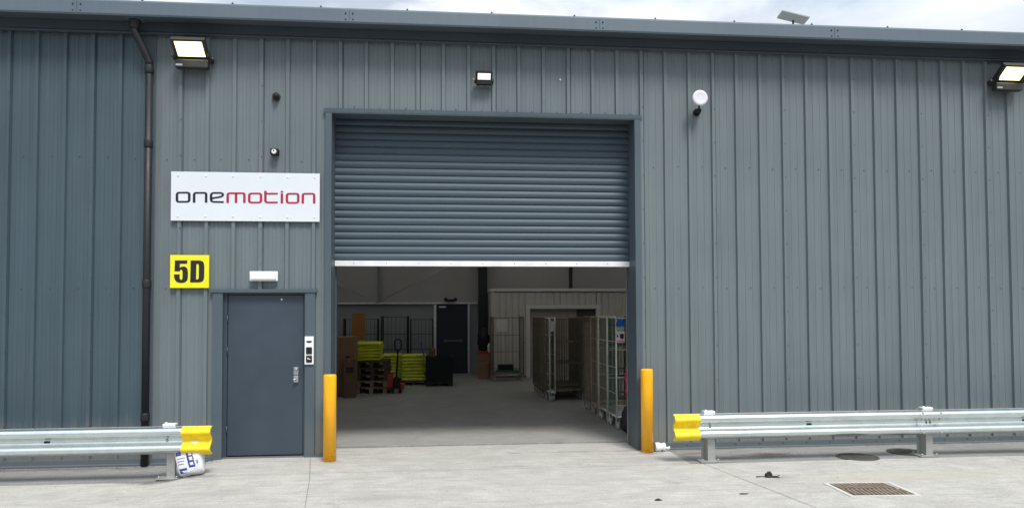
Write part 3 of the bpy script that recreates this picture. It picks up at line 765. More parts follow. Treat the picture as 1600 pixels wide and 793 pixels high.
# ------------------------------------------------------------------ guardrails
def wbeam():
    p = [(.030, .312), (.022, .306)]
    for k in range(27):
        z = .296 - k * .0105
        w_ = math.cos(2 * math.pi * (z - .159) / .186)
        p.append((-.013 + .036 * math.copysign(abs(w_) ** .75, w_), z))
    p += [(.022, .006), (.030, 0)]
    return p
def smooth_beam(p):
    out_ = []
    for i in range(len(p) - 1):
        p0 = p[max(i - 1, 0)]; p1 = p[i]; p2 = p[i + 1]; p3 = p[min(i + 2, len(p) - 1)]
        for k in range(2):
            t = k / 2.
            out_.append(tuple(.5 * ((2 * b) + (-a + c) * t + (2 * a - 5 * b + 4 * c - d) * t * t + (-a + 3 * b - 3 * c + d) * t ** 3) for a, b, c, d in zip(p0, p1, p2, p3)))
    out_.append(p[-1]); return out_
def beam(mb, x0, x1, y, z, off=0, th=.004, smooth=True):
    p = smooth_beam(wbeam())
    f = [(y + a - off, z + b + (off if b > .3 else (-off if b < .012 else 0))) for a, b in p]; bk = [(y + a + th, z + b) for a, b in p]
    va = [[mb.bm.verts.new((x, q[0], q[1])) for q in f + bk[::-1]] for x in (x0, x1)]
    n = len(va[0])
    for i in range(n):
        j = (i + 1) % n; fc = mb.bm.faces.new([va[0][i], va[0][j], va[1][j], va[1][i]]); fc.smooth = smooth; fc.material_index = mb.mi
    for v in va:        # end faces with their own vertices, so the beam keeps its own normals
        w = [mb.bm.verts.new(q.co) for q in v]
        for i in range(len(f) - 1):
            fc = mb.bm.faces.new([w[i], w[i + 1], w[n - 2 - i], w[n - 1 - i]]); fc.material_index = mb.mi
def bolt(mb, x, y, z, r=.014): mb.lathe([(r, 0), (r, -.006), (r * .6, -.012)], (x, y, z), 'Y', 10)
def rail(label, x0, x1, capside, z, posts, y=-.95):
    t = thing('guardrail', label, 'guardrail', ((x0 + x1) / 2, y, 0), 0, 'steel guardrails in front of the wall')
    ox = (x0 + x1) / 2
    mb = MB(); beam(mb, x0 - ox, x1 - ox, 0, z)
    if x0 > 0:
        beam(mb, 5.94 - ox, 6.26 - ox, -.0045, z, th=.003)
    mb.build('rail_beam', M['galv'], t)
    bl_ = [(-3.09, .020, .156, .014)]
    if x0 > 0:
        bl_ = [(3.27, .020, .156, .014), (6.07, .012, .156, .010), (6.12, .012, .156, .010)]
        for bx in (5.98, 6.22):
            for bz in (.275, .195, .115, .035): bl_.append((bx, -.012 - (.03 if bz in (.275, .035) else 0), bz, .014))
    for bx, by, bz, br in bl_:
        mb = MB(); bolt(mb, bx - ox, by, z + bz, br); mb.build('rail_bolt', M['galvpost'], t)
    for bx in ([4.53, 7.4, 8.8] if x0 > 0 else [-4.38, -6.5]):
        MB().box(bx - ox - .030, bx - ox + .030, .015, .0185, z + .150, z + .166).build('bolt_slot', M['doorgap'], t)
    cx0, cx1 = ((x0 - .31, x0 + .006) if capside < 0 else (x1 - .006, x1 + .31))
    mb = MB(); beam(mb, cx0 - ox, cx1 - ox, -.007, z - .006, off=.006, th=.030)
    mb.build('end_cap', M['capyel'], t)
    for px_ in posts:
        zz = zg(px_, y) - z * 0
        mb = MB()
        a, b = px_ - ox - .07, px_ - ox + .07
        mb.box(a + .045, b - .005, .045, .052, zz, z + .33); mb.box(a + .005, a + .0445, .165, .172, zz, z + .32); mb.box(a + .045, a + .052, .0525, .172, zz, z + .32)
        mb.box(b - .012, b - .005, .0525, .10, zz, z + .32)
        mb.build('rail_post', M['galvpost'], t)
        mb = MB(); mb.box(a + .0, b + .0, .030, .12, z + .312, z + .338, bev=.006); mb.tube([(a + .03, .06, z + .335), (a + .03, .06, z + .352)], .014, 8)
        mb.build('post_bracket', M['raillite'], t)
        mb = MB(); mb.box(a - .06, b + .05, -.01, .22, zz - .002, zz + .012, bev=.002)
        for sx in (a - .03, b + .025):
            for sy in (.02, .19): mb.tube([(sx, sy, zz + .01), (sx, sy, zz + .035)], .012, 6)
        mb.build('base_plate', M['galvpost'], t)
    return t
rail('galvanised guardrail left of the personnel door, its yellow cap on the right end', -12, -2.91, 1, .238, [-8.7, -5.9, -3.075])
rail('galvanised guardrail right of the roller door, its yellow cap on the left end', 3.12, 14, -1, .276, [3.27, 6.10, 8.9, 11.7])

# ------------------------------------------------------------------ small things on the yard
bagx, bagy = -2.845, -.90
mb = MB()
b = bmesh.new(); bmesh.ops.create_uvsphere(b, u_segments=36, v_segments=22, radius=1)
for v in b.verts:
    x, y, z = v.co
    e = .26
    x = math.copysign(abs(x) ** e, x); z = math.copysign(abs(z) ** (e if z > 0 else .2), z)
    pinch = 1 - .45 * abs(z) ** 6
    v.co = Vector((x * .152 * (1 + .10 * z), y * .085 * pinch * (1 - .35 * max(z, 0)) * (1 + .12 * noise.noise(v.co * 3)), z * .225))
    v.co += Vector((0, 1, 0)) * .022 * noise.noise(Vector((x * 3.4, z * 4.5, 1))) + Vector((1, 0, 0)) * .012 * noise.noise(Vector((z * 3, x * 2, 4)))
for f in b.faces: f.smooth = True
tilt = Matrix.Translation((bagx, bagy, zg(bagx, bagy) + .222)) @ Matrix.Rotation(R(-11), 4, 'Y') @ Matrix.Rotation(R(-8), 4, 'X')
mb._merge(b, tilt)
bag = tag(mb.build('cement_bag', M['bagwhite'], origin=(bagx, bagy, zg(bagx, bagy))), 'white plastic sack with blue print slumped against the left rail post', 'sack')
org = Vector((bagx, bagy, zg(bagx, bagy)))
bagbm = bag.data
def surf_patch(mb, x0, x1, z0, z1, shear=0, nx=6, nz=8):
    # print laid 1.5 mm proud of the bag surface
    from mathutils.bvhtree import BVHTree
    bv = BVHTree.FromPolygons([v.co.copy() for v in bagbm.vertices], [tuple(p.vertices) for p in bagbm.polygons])
    T = Matrix.Translation(-org) @ tilt
    d = (T.to_3x3() @ Vector((0, 1, 0))).normalized()
    g = []
    for i in range(nx + 1):
        col = []
        for j in range(nz + 1):
            z = z0 + (z1 - z0) * j / nz; x = x0 + (x1 - x0) * i / nx + shear * (z - z0)
            o_ = T @ Vector((x, -.4, z)); hit = bv.ray_cast(o_, d)[0]
            p = (hit if hit else T @ Vector((x, -.08, z))) - d * .0018
            col.append(mb.bm.verts.new(p))
        g.append(col)
    for i in range(nx):
        for j in range(nz): mb.bm.faces.new([g[i][j], g[i + 1][j], g[i + 1][j + 1], g[i][j + 1]])
mb = MB(); surf_patch(mb, .0, .070, -.13, .17, -.10, 4, 12)
surf_patch(mb, -.115, -.025, -.18, -.125, 0, 5, 3); surf_patch(mb, -.135, -.065, .11, .15, .1, 5, 3)
for i in range(3): surf_patch(mb, -.118, -.03 - .01 * i, -.015 - i * .032, -.008 - i * .032, 0, 5, 1)
surf_patch(mb, .085, .090, -.10, -.06, 0, 1, 3); surf_patch(mb, .095, .103, -.10, -.06, 0, 1, 3)
surf_patch(mb, -.135, -.07, .02, .06, .1, 5, 3)
pr = mb.build('bag_print', M['bagblue']); pr.parent = bag
mb = MB()
for i in range(4): surf_patch(mb, .018 - i * .003, .054 - i * .003, -.105 + i * .055, -.072 + i * .055 + (.006 if i % 2 else 0), -.12, 3, 2)
for v in mb.bm.verts: v.co.y -= .0015
pr = mb.build('bag_lettering', M['bagwhite']); pr.parent = bag

# white pipe fitting
pf = thing('pipe_fitting', 'white plastic pipe fitting lying against the right bollard', 'pipe fitting', (2.82, -.17, .0))
mb = MB(); mb.lathe([(.052, -.02), (.058, 0), (.058, .045), (.046, .050), (.046, .085), (.052, .09), (.052, .115)], (0, 0, .058), 'X', 18); mb.build('socket', M['white'], pf)
mb = MB(); mb.tube([(.10, -.01, .05), (.15, -.012, .040), (.17, -.02, .035)], .018, 10); mb.tube([(.165, 0, .02), (.165, -.03, .06)], .012, 8); mb.build('spigot', M['white'], pf)

# drain grate
dg = thing('drain_grate', 'square rusty drain cover set in pale mortar in the yard', 'drain cover', (4.38, -2.46, 0))
cor = [(-.305, .27), (.335, .235), (.30, -.28), (-.33, -.245)]
def shrink(c, s): return [(x * s, y * s) for x, y in c]
mb = MB()
O, I = shrink(cor, 1.14), shrink(cor, 1.0)
for i in range(4):
    j = (i + 1) % 4
    mb.face([(*O[i], .010), (*O[j], .010), (*I[j], .010), (*I[i], .010)])
    mb.face([(*I[i], .010), (*I[j], .010), (*I[j], -.01), (*I[i], -.01)])
    mb.face([(*O[j], .010), (*O[i], .010), (*O[i], -.01), (*O[j], -.01)])
mb.build('mortar_surround', M['grateframe'], dg, fixn=False)
mb = MB(); mb.face([(x, y, .0055) for x, y in shrink(cor, .999)]); mb.build('cover_plate', M['gratefill'], dg, fixn=False)
mb = MB()
def lerp2(u, v):
    a = Vector(cor[3]).lerp(Vector(cor[2]), u); b = Vector(cor[0]).lerp(Vector(cor[1]), u); return a.lerp(b, v)
for i in range(13):
    u = .04 + .92 * (i + .5) / 13
    for j in range(2):
        sk = .035 if j == 0 else -.035
        a = lerp2(u - .028, .03 + j * .5); b = lerp2(u + .020, .03 + j * .5); c = lerp2(u + .020 + sk, .47 + j * .5); d = lerp2(u - .028 + sk, .47 + j * .5)
        top = [(p.x, p.y, .013) for p in (a, b, c, d)]; bot = [(p.x, p.y, .006) for p in (a, b, c, d)]
        mb.face(top)
        for q in range(4): mb.face([top[q], bot[q], bot[(q + 1) % 4], top[(q + 1) % 4]])
mb.build('raised_bars', M['grate'], dg)
def manhole(label, x, y, r):
    t = thing('manhole_cover', label, 'manhole cover', (x, y, zg(x, y)), 0, 'round manhole covers by the right guardrail')
    mb = MB(); mb.lathe([(r, -.004), (r, .004), (r - .006, .007), (r * .86, .007), (r * .86, .002)], (0, 0, 0), 'Z', 48); mb.build('cover_rim', M['iron'], t)
    mb = MB(); mb.lathe([(r * .84, -.004), (r * .84, .008), (r * .8, .010)], (0, 0, 0), 'Z', 40)
    for i in range(-3, 4):
        for j in range(-3, 4):
            if i * i + j * j < 10: mb.box(i * .052 - .016, i * .052 + .016, j * .052 - .006, j * .052 + .006, .010, .014)
    mb.build('cover_plate', M['iron'], t)
manhole('round manhole cover left of the middle rail post, the nearer of two', 5.19, -.865, .25)
manhole('round manhole cover behind the middle rail post, the farther of two', 6.00, -.62, .235)

def crumple(name, mat, x, y, sx, sy, sz, label, cat, seed=0):
    mb = MB(); b = bmesh.new(); bmesh.ops.create_icosphere(b, subdivisions=3, radius=1)
    for v in b.verts:
        n_ = noise.noise(v.co * 1.6 + Vector((seed, 3, 1))) * .5 + noise.noise(v.co * 4 + Vector((seed, 1, 8))) * .25
        c = v.co * (1 + n_); v.co = Vector((c.x * sx, c.y * sy, max(0, c.z * sz)))
    mb._merge(b, Matrix.Translation((x, y, zg(x, y) + .0005)))
    return mb, (x, y, zg(x, y))
mb, o_ = crumple('', None, 3.60, -1.80, .044, .036, .060, '', '', 2)
z0 = zg(3.6, -1.8)
for pts in ([(3.63, -1.82, .01), (3.68, -1.835, .014), (3.715, -1.83, .022)], [(3.63, -1.83, .006), (3.67, -1.85, .006), (3.70, -1.86, .006)], [(3.46, -1.79, .004), (3.49, -1.80, .008), (3.52, -1.79, .006), (3.56, -1.8, .01)]):
    mb.tube([(a, b_, c + z0) for a, b_, c in pts], [.007, .006, .004, .004][:len(pts)], 6)
tag(mb.build('debris_clump', M['debris'], origin=o_), 'dark crumpled debris clump with twiggy ends on the open yard', 'debris')
mb, o_ = crumple('', None, 2.10, -2.64, .036, .022, .012, '', '', 5); tag(mb.build('scrap', M['debris'], origin=o_), 'dark flat scrap at the bottom edge right of the roller door', 'scrap')
mb, o_ = crumple('', None, 3.02, -2.5, .045, .016, .008, '', '', 6); tag(mb.build('scrap', M['debris'], origin=o_), 'dark flat scrap between the right bollard and the drain cover', 'scrap')
mb = MB()
def litter(mb, x, y, s):
    a = random.uniform(0, 6.28); z = zg(x, y) + .003
    pts = [(x + s * math.cos(a + t) * random.uniform(.5, 1), y + s * .6 * math.sin(a + t) * random.uniform(.5, 1), z + random.uniform(0, .008)) for t in (0, 1.6, 3.1, 4.7)]
    mb.face(pts)
for i in range(150): litter(mb, random.uniform(-5.6, -2.7), -.07 - abs(random.gauss(0, .12)), random.uniform(.006, .022))
for i in range(260): litter(mb, random.uniform(2.85, 9), -.07 - abs(random.gauss(0, .05)), random.uniform(.005, .018))
for i in range(60): litter(mb, random.gauss(4.2, .22), random.gauss(-.5, .06), random.uniform(.004, .012))
for i in range(110): litter(mb, random.uniform(-5, 7), random.uniform(-3, -.2), random.uniform(.003, .009))
tag(mb.build('dry_litter', M['dirt'], fixn=False), 'scattered dry leaf litter and grit along the wall base', 'litter', kind='stuff')

# ------------------------------------------------------------------ inside: storage cabin
CX0, CX1, CY, CZ = 1.42, 8.4, 11.0, 2.50
cb = thing('storage_cabin', 'cream ribbed steel cabin standing inside the warehouse at the right', 'cabin', (CX0, CY, .02))
mb = MB()
def ribbed(mb, x0, x1, z0, z1, y):
    x = x0; pts = []
    while x < x1:
        pts += [(x, 0), (x + .11, 0), (x + .125, .03), (x + .165, .03), (x + .18, 0)]; x += .18
    pts = [q for q in pts if q[0] <= x1]
    for (a, b) in zip(pts[:-1], pts[1:]):
        if b[0] - a[0] < 1e-6: continue
        mb.face([(a[0], y + a[1], z0), (b[0], y + b[1], z0), (b[0], y + b[1], z1), (a[0], y + a[1], z1)])
ribbed(mb, .08, 1.09, .05, 2.40, 0); ribbed(mb, 1.09, 3.02, 2.04, 2.40, 0); ribbed(mb, 3.02, 6.9, .05, 2.40, 0)
mb.box(0, .08, -.02, 1.5, 0, 2.42); mb.box(.08, 6.98, .035, 1.5, 2.3, 2.38)
mb.box(.08, 1.0, .06, 1.4, .03, 2.25); mb.box(3.1, 6.9, .06, 1.4, .03, 2.25)
mb.build('cabin_wall', M['cabin'], cb, fixn=False)
mb = MB(); mb.box(-.03, 7.0, -.035, 1.52, 2.42, 2.50, bev=.008); mb.build('cabin_roof', M['cabinframe'], cb)
mb = MB(); mb.box(.99, 1.09, -.03, .10, .0, 2.03); mb.box(3.0, 3.10, -.03, .10, .0, 2.03); mb.box(.99, 3.10, -.028, .10, 1.93, 2.036); mb.build('opening_frame', M['cabinframe'], cb)
mb = MB(); mb.box(1.09, 3.0, .13, .16, .02, 1.93); mb.build('opening_panel', M['cabindoor'], cb)
mb = MB(); mb.box(2.45, 2.98, .09, .125, 1.55, 1.90, bev=.01); mb.build('vent_window', M['glass'], cb)
mb = MB(); mb.lathe([(.02, 0), (.015, -.04)], (.93, 0, .98), 'Y', 10); mb.build('door_handle', M['black'], cb)
# white dangling cabinet by the column
# ------------------------------------------------------------------ roll cages
def cage_parts(root, mat, mesh_mat, w=.80, d=.68, h=1.70, dens=1.0, solid=False, wheelmat='tyre', wr=.0045):
    zb = .20
    mb = MB()
    for (a, b) in (((-w/2, -d/2), (w/2, -d/2)), ((-w/2, d/2), (w/2, d/2)), ((-w/2, -d/2), (-w/2, d/2)), ((w/2, -d/2), (w/2, d/2)), ((-w/2, 0), (w/2, 0))):
        mb.tube([(*a, zb), (*b, zb)], .016, 6)
    mb.box(-w/2 + .02, w/2 - .02, -d/2 + .03, d/2 - .03, zb + .016, zb + .03)
    mb.build('base', mat, root)
    for s in (-1, 1):
        x = s * w / 2
        mb = MB()
        mb.tube([(x, -d/2, zb - .03), (x, -d/2, h - .03), (x, -d/2 + .03, h), (x, d/2 - .03, h), (x, d/2, h - .03), (x, d/2, zb - .03)], .015, 8)
        for z in (.55, .95, 1.35): mb.tube([(x, -d/2, z), (x, d/2, z)], .006, 5, False)
        nb = int(7 * dens)
        mb.mi = 1
        for i in range(1, nb): mb.tube([(x, -d/2 + d * i / nb, zb), (x, -d/2 + d * i / nb, h)], wr, 4, False)
        nb = int(10 * dens)
        for i in range(1, nb): mb.tube([(x, -d/2, zb + (h - zb) * i / nb), (x, d/2, zb + (h - zb) * i / nb)], .0035, 4, False)
        mb.build('side_frame', [mat, mesh_mat], root)
    mb = MB()
    y = d / 2
    for z in (.30, .75, 1.2, h - .02): mb.tube([(-w/2, y, z), (w/2, y, z)], .009, 6)
    mb.mi = 1
    for i in range(1, int(8 * dens)): mb.tube([(-w/2 + w * i / int(8 * dens), y, zb), (-w/2 + w * i / int(8 * dens), y, h - .02)], wr, 4, False)
    mb.build('back_frame', [mat, mesh_mat], root)
    for sx in (-1, 1):
        for sy in (-1, 1):
            cx, cy = sx * (w/2 - .03), sy * (d/2 - .06)
            mb = MB()
            mb.box(cx - .035, cx + .035, cy - .035, cy + .035, zb - .024, zb - .016)
            for q in (-1, 1): mb.box(cx + q * .024 - .003, cx + q * .024 + .003, cy - .02, cy + .045, .055, zb - .02)
            k = mb.build('caster', mat, root)
            mb = MB(); mb.lathe([(.045, -.017), (.062, -.012), (.0625, .012), (.045, .017)], (cx, cy + .02, .0625), 'X', 18); mb.build('wheel', M[wheelmat], k)

def cage(label, x, y, rz, mat, mesh_mat, group, **kw):
    t = thing('roll_cage', label, 'roll cage', (x, y, .02), rz, group)
    cage_parts(t, M[mat], M[mesh_mat], **kw); return t
G1 = 'nested roll cages in the middle of the opening'
names = ['dark roll cage with white tag, nearest camera of the nested middle batch', 'dark roll cage second from the front of the nested middle batch', 'dark roll cage third from the front of the nested middle batch',
         'dark roll cage fourth from the front of the nested middle batch', 'dark roll cage fifth from the front of the nested middle batch', 'dark roll cage at the very back of the nested middle batch']
c0 = None
for i, nm in enumerate(names):
    x, y = 2.56 + .012 * (i % 2), 5.85 + i * .22
    if i == 0:
        c0 = cage(nm, x, y, R(181), 'cagedark', 'cagedark', G1, w=.84, d=.70, dens=2.0, wr=.0052)
    else:
        c = copy_tree(c0); c.location = (x, y, .02); c.rotation_euler.z = R(181 + random.uniform(-2, 2)); c['label'] = nm
# extra front frame standing in the batch
t = cage('narrow pale roll cage frame with hanging tags at the front left of the middle batch', 2.25, 5.42, R(2), 'cagezinc', 'cagedark', G1, w=.11, d=.5, dens=.5)
t['group'] = G1
lb = tag(MB().box(2.20, 2.29, 5.13, 5.137, 1.45, 1.66).build('paper_tag', M['paper']), 'pale paper tag hanging on the narrow roll cage frame', 'label')
G2 = 'row of roll cages by the right jamb'
for i, (y, a, b_, nm) in enumerate([(1.80, 'cagezinc', 'green', 'bright zinc roll cage with blue label, nearest the right door jamb'), (2.46, 'cagezinc', 'cagedark', 'greyish roll cage second from the camera in the row by the right jamb'),
                                    (3.13, 'cagegold', 'cagedark', 'bronze roll cage third from the camera in the row by the right jamb'), (3.80, 'cagedark', 'cagedark', 'darkest roll cage at the far end of the row by the right jamb')]):
    cage(nm, 3.10, y, R([0, 1, -1, 1][i]), a, b_, G2, w=.80, d=.60, h=1.73, dens=1.5 if i else 1.2, wr=.0048)
# labels on nearest cage
bl = tag(MB().box(2.695, 2.815, 1.455, 1.478, 1.55, 1.60).build('grey_card', M['panelgrey']), 'grey card between the blue label and the printed notice', 'card')
mb = MB(); mb.plate([(2.700 + .06 + .072 * math.cos(R(a)), 1.615 + .115 * math.sin(R(a))) for a in range(0, 181, 15)], 1.462, .01)
tag(mb.build('blue_label', M['blue']), 'round-topped blue label at the top of the nearest roll cage', 'label')
pn = thing('printed_notice', 'white notice with dark print strapped to the nearest roll cage', 'notice', (2.755, 1.47, 1.45))
mb = MB(); mb.box(-.068, .068, -.008, 0, -.085, .085); mb.build('notice_sheet', M['paper'], pn)
mb = MB(); mb.box(-.004, .052, -.011, -.009, -.03, .045); mb.box(-.055, -.035, -.011, -.009, -.005, .03); mb.build('dark_print', M['ink'], pn)
mb = MB(); mb.box(-.06, .055, -.011, -.009, -.07, -.055); mb.build('pink_print', M['pink'], pn)

# red jacket and black sack
mb = MB(); b = bmesh.new(); bmesh.ops.create_uvsphere(b, u_segments=24, v_segments=28, radius=1)
for v in b.verts:
    c = v.co.copy(); v.co = Vector((c.x * .10, c.y * .08, math.copysign(abs(c.z) ** .6, c.z) * .29)); v.co += c * .022 * noise.noise(c * 4) + Vector((c.x, c.y, 0)) * .018 * math.sin(c.z * 16)
for f in b.faces: f.smooth = True
mb._merge(b, Matrix.Translation((2.90, 1.36, .76)))
tag(mb.build('red_jacket', M['fabricred'], origin=(2.9, 1.36, .5)), 'red quilted jacket hanging on the nearest roll cage beside the jamb', 'jacket')
mb = MB(); b = bmesh.new(); bmesh.ops.create_uvsphere(b, u_segments=24, v_segments=20, radius=1)
for v in b.verts:
    c = v.co.copy(); zz = math.copysign(abs(c.z) ** .7, c.z)
    v.co = Vector((c.x * .16 * (1 - .28 * zz), c.y * .13, zz * .235 + .235)) + c * .02 * noise.noise(c * 3)
    v.co.z = max(0, v.co.z)
for f in b.faces: f.smooth = True
mb._merge(b, Matrix.Translation((2.83, 1.08, .021)))
tag(mb.build('black_sack', M['fabricblack'], origin=(2.83, 1.08, .02)), 'black fabric sack slumped on the floor beside the right door jamb', 'sack')

# lone cage with bits, in front of the cabin
t = cage('lone roll cage with low load in front of the cream cabin', 1.78, 10.2, R(3), 'cagedark', 'cagedark', None, w=.82, d=.66, dens=1)
mb = MB(); mb.box(1.5, 2.1, 9.95, 10.4, .255, .30, bev=.01); tag(mb.build('green_tray', M['green'], origin=(1.8, 10.2, .255)), 'low green tray lying in the lone roll cage', 'tray')
mb = MB(); mb.box(1.55, 1.95, 10.0, 10.35, .302, .44, bev=.01); tag(mb.build('dark_crate', M['black'], origin=(1.75, 10.2, .3)), 'dark crate on the green tray in the lone roll cage', 'crate')
mb = MB(); mb.box(1.48, 1.75, 9.80, 9.81, 1.34, 1.66); mb.box(1.51, 1.72, 9.797, 9.813, 1.37, 1.63); tag(mb.build('document_holder', M['cabinframe'], origin=(1.6, 9.8, 1.34)), 'pale document holder clipped to the lone roll cage', 'holder')

# boxes and dark bags by the column
def carton(name, label, x0, x1, y0, y1, z0, z1, mat, rz=0, group=None, flaps=False, print_=None):
    cx, cy = (x0 + x1) / 2, (y0 + y1) / 2
    t = thing(name, label, 'box', (cx, cy, z0), rz, group)
    w, d, h = (x1 - x0) / 2, (y1 - y0) / 2, z1 - z0
    mb = MB(); mb.box(-w, w, -d, d, 0, h, bev=.006); mb.build('carton_body', mat, t)
    mb = MB(); mb.box(-.025, .025, -d - .002, d + .002, h - .06, h + .0015); mb.build('tape', M['orange'], t)
    if print_:
        mb = MB()
        for (a, b, c, e) in print_: mb.box(a, b, -d - .003, -d - .001, c, e)
        mb.build('printed_mark', M['ink'], t)
    if flaps:
        mb = MB()
        for s in (-1, 1):
            mb.face([(s * w, -d, h), (s * w, d, h), (s * (w + .07), d, h + .05), (s * (w + .07), -d, h + .05)])
        mb.build('flap', mat, t, fixn=False)
    return t
carton('cardboard_box', 'tall brown carton at the left edge of the opening, behind the shorter one', -2.62, -1.87, 6.70, 7.3, .02, 1.32, M['card'], print_=[(.18, .28, .72, .88)])
carton('cardboard_box', 'shorter brown carton at the far left, in front of the tall one', -2.085, -1.825, 6.42, 6.68, .02, .855, M['carddark'], R(3), print_=[(-.07, .09, .54, .66)])
carton('cardboard_box', 'upright tan carton on the yellow stack at the left', -2.17, -1.86, 8.6, 8.95, 1.21, 1.84, M['orange'], R(5))
carton('cardboard_box', 'open brown carton under the red lid beside the column', 1.03, 1.30, 10.7, 11.0, .02, .45, M['card'], flaps=True)
ct_ = carton('cardboard_box', 'upper brown carton with red lid beside the column', 1.06, 1.38, 11.02, 11.35, .02, .70, M['card'], 0)
MB().box(-.175, .175, -.185, .185, .683, .74, bev=.008).build('storage_lid', M['redpaint'], ct_)
mb = MB(); b = bmesh.new(); bmesh.ops.create_uvsphere(b, u_segments=24, v_segments=18, radius=1)
for v in b.verts:
    c = v.co.copy(); v.co = Vector((c.x * .17, c.y * .15, c.z * .34)) + c * .05 * noise.noise(c * 2.5)
for f in b.faces: f.smooth = True
mb._merge(b, Matrix.Translation((1.22, 11.2, 1.08)))
tag(mb.build('black_bin_bag', M['fabricblack'], origin=(1.22, 11.2, .76)), 'bulging black bag piled on the red lid beside the column', 'bag')
mb, o_ = MB(), None
b = bmesh.new(); bmesh.ops.create_icosphere(b, subdivisions=3, radius=1)
for v in b.verts: c = v.co.copy(); v.co = Vector((c.x * .05, c.y * .05, c.z * .13)) + c * .02 * noise.noise(c * 3)
mb._merge(b, Matrix.Translation((1.36, 10.95, .86)))
tag(mb.build('white_plastic_bag', M['bagwhite'], origin=(1.36, 10.95, .75)), 'small white plastic bag beside the red lid', 'bag')

# pallets
def pallet_at(x, y, z, label, mat, rz=0):
    t = thing('pallet', label, 'pallet', (x, y, z), rz, 'stack of pallets at the left')
    mb = MB()
    for i in range(6): mb.box(-.34, .34, -.5 + i * .19, -.5 + i * .19 + .12, .118, .14)
    mb.build('top_deck', mat, t)
    for s in (-.30, 0, .30):
        mb = MB(); mb.box(s - .045, s + .045, -.5, .62, .0, .02)
        for yy in (-.5, -.02, .48): mb.box(s - .045, s + .045, yy, yy + .13, .021, .117)
        mb.build('bearer', mat, t)
    return t
order = ['bottom', 'second', 'third', 'fourth', 'top']
for i in range(5):
    pallet_at(-1.545 + random.uniform(-.015, .015), 7.75, .02 + i * .146, ['pale wooden pallet at the bottom of the stack', 'pale wooden pallet second from the bottom of the stack', 'dark pallet in the middle of the stack',
        'dark pallet second from the top of the stack', 'dark pallet on top of the stack, under the yellow bundles'][i], M['woodlite'] if i < 2 else M['wood'], R(random.uniform(-1.5, 1.5)))
def yellow_stack(label, x0, x1, y0, y1, z0, z1, layers):
    t = thing('yellow_bundle_stack', label, 'stack', ((x0 + x1) / 2, (y0 + y1) / 2, z0), 0, 'stacks of yellow plastic bundles')
    w, d = (x1 - x0) / 2, (y1 - y0) / 2; h = (z1 - z0) / layers
    for i in range(layers):
        mb = MB()
        b = bmesh.new(); bmesh.ops.create_cube(b, size=2)
        bmesh.ops.subdivide_edges(b, edges=b.edges[:], cuts=6, use_grid_fill=True)
        sd = random.uniform(0, 99); jx, jy = random.uniform(-.014, .014), random.uniform(-.014, .014)
        for v in b.verts:
            c = v.co.copy(); rr = 1 - .10 * (abs(c.z) ** 3)
            v.co = Vector((c.x * w * rr + jx, c.y * d * rr + jy, c.z * h * .5 + h * (i + .5)))
            v.co += Vector((c.x, c.y, .25)) * .020 * noise.noise(Vector((c.x * 3, c.y * 3 + c.z, sd)))
        for f in b.faces: f.smooth = True
        mb._merge(b); mb.build('bundle', M['yelwrap'], t)
    return t
yellow_stack('yellow plastic bundle stack on top of the wooden pallets', -1.93, -1.35, 7.35, 8.2, .752, 1.17, 6)
yellow_stack('yellow bundle stack between the pallets and the hand truck', -1.52, -1.04, 9.7, 10.3, .12, .775, 8)
yellow_stack('yellow bundle stack on the right, beside the black container', -.99, -.37, 9.2, 9.9, .12, .78, 8)
pp = thing('pallet', 'dark pallet under the right-hand yellow bundle stack', 'pallet', (-.68, 9.55, .02))
mb = MB(); mb.box(-.34, .34, -.36, .38, .08, .098); mb.build('top_deck', M['wood'], pp)
for s in (-.3, 0, .3):
    mb = MB(); mb.box(s - .04, s + .04, -.35, .36, 0, .079); mb.build('bearer', M['wood'], pp)
pp = thing('pallet', 'dark pallet under the middle yellow bundle stack', 'pallet', (-1.28, 10.0, .02))
mb = MB(); mb.box(-.27, .27, -.32, .32, .08, .098); mb.build('top_deck', M['wood'], pp)
for s in (-.22, .22):
    mb = MB(); mb.box(s - .04, s + .04, -.31, .31, 0, .079); mb.build('bearer', M['wood'], pp)
# pallet truck
pt = thing('pallet_truck', 'red pallet truck with a black upright handle beside the pallets', 'pallet truck', (-1.08, 7.3, .02))
mb = MB(); mb.box(-.155, -.03, .15, 1.25, .06, .12, bev=.008); mb.box(.10, .225, .15, 1.25, .06, .12, bev=.008); mb.box(-.15, .22, .02, .18, .08, .20, bev=.01); mb.box(-.14, .0, -.04, .10, .12, .44, bev=.02); mb.build('fork_frame', M['redpaint'], pt)
mb = MB(); mb.lathe([(.075, .02), (.08, .06), (.06, .22), (.03, .26)], (.08, -.02, .12), 'Z', 14); mb.build('pump', M['black'], pt)
mb = MB(); mb.tube([(.08, -.04, .28), (.115, -.10, .95)], .022, 8)
mb.tube([(.115, -.10, .95), (.05, -.105, 1.02), (.045, -.11, 1.17), (.08, -.115, 1.22), (.16, -.115, 1.22), (.195, -.11, 1.17), (.19, -.105, 1.02), (.115, -.10, .95)], .015, 8)
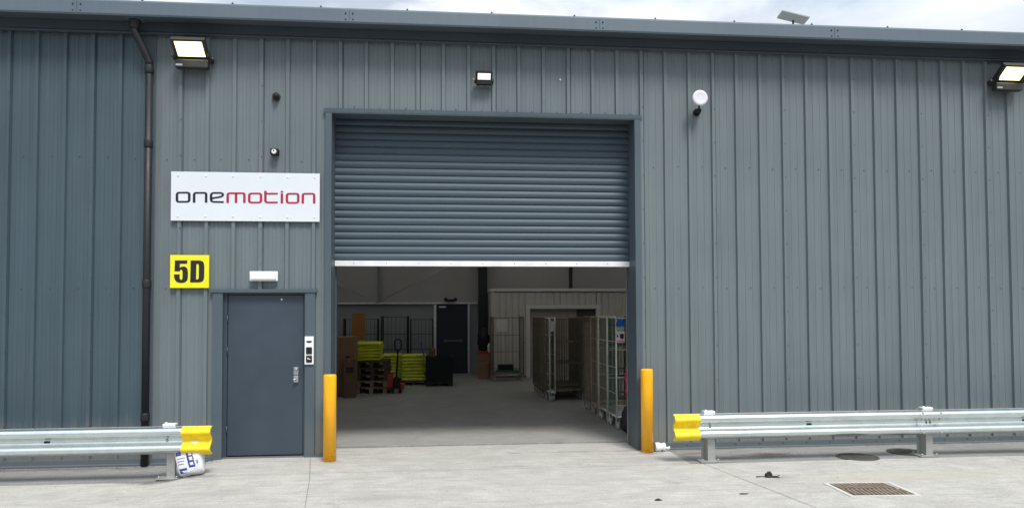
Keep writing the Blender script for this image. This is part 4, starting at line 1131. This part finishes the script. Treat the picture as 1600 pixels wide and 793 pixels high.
mb.build('tow_handle', M['black'], pt)
for s in (-.02, .14):
    mb = MB(); mb.lathe([(.07, s), (.085, s + .008), (.085, s + .042), (.07, s + .05)], (0, -.02, .085), 'X', 18); mb.build('wheel', M['black'], pt)
# black plastic container with clutter
bc = thing('black_pallet_box', 'large black plastic pallet box in front of the fire door', 'container', (-.03, 9.15, .02))
mb = MB()
w, d, h = .335, .40, .72
mb.box(-w, w, -d, -d + .03, .1, h, bev=.006); mb.box(-w, w, d - .03, d, .1, h, bev=.006); mb.box(-w, -w + .03, -d + .031, d - .031, .1, h); mb.box(w - .03, w, -d + .031, d - .031, .1, h); mb.box(-w, w, -d, d, .08, .098)
for i in range(7): mb.box(-w + .03 + i * .1, -w + .045 + i * .1, -d - .012, -d - .001, .12, h - .04)
mb.box(-w - .012, w + .012, -d - .014, -d + .03, h - .03, h + .01)
mb.build('box_body', M['black'], bc)
for s in (-.28, 0, .28):
    mb = MB(); mb.box(s - .05, s + .05, -d, d, 0, .078); mb.build('foot', M['black'], bc)
tag(MB().box(-.43, -.41, 8.85, 9.2, .78, 1.12, Matrix.Translation((-.42, 9, .78)) @ Matrix.Rotation(R(-14), 4, 'Y') @ Matrix.Translation((.42, -9, -.78))).build('dark_board', M['bagblue'], origin=(-.42, 9, .78)), 'dark blue board standing tilted on the black pallet box', 'board')
carton('cardboard_box', 'small reddish carton on the black pallet box', -.28, -.13, 8.85, 9.05, .745, .95, M['carddark'])
# cages at the back wall
cage('dark roll cage behind the tan carton near the back wall', -2.30, 12.15, R(2), 'cageblack', 'cageblack', 'dark roll cages along the back wall', w=.96, d=.6, h=1.66, dens=1)
cage('dark roll cage behind the middle yellow stack near the back wall', -1.325, 12.1, R(-1), 'cageblack', 'cageblack', 'dark roll cages along the back wall', w=.74, d=.6, h=1.73, dens=.8)
cage('dark roll cage left of the fire door near the back wall', -.55, 12.15, R(1), 'cageblack', 'cageblack', 'dark roll cages along the back wall', w=.64, d=.6, h=1.65, dens=.8)
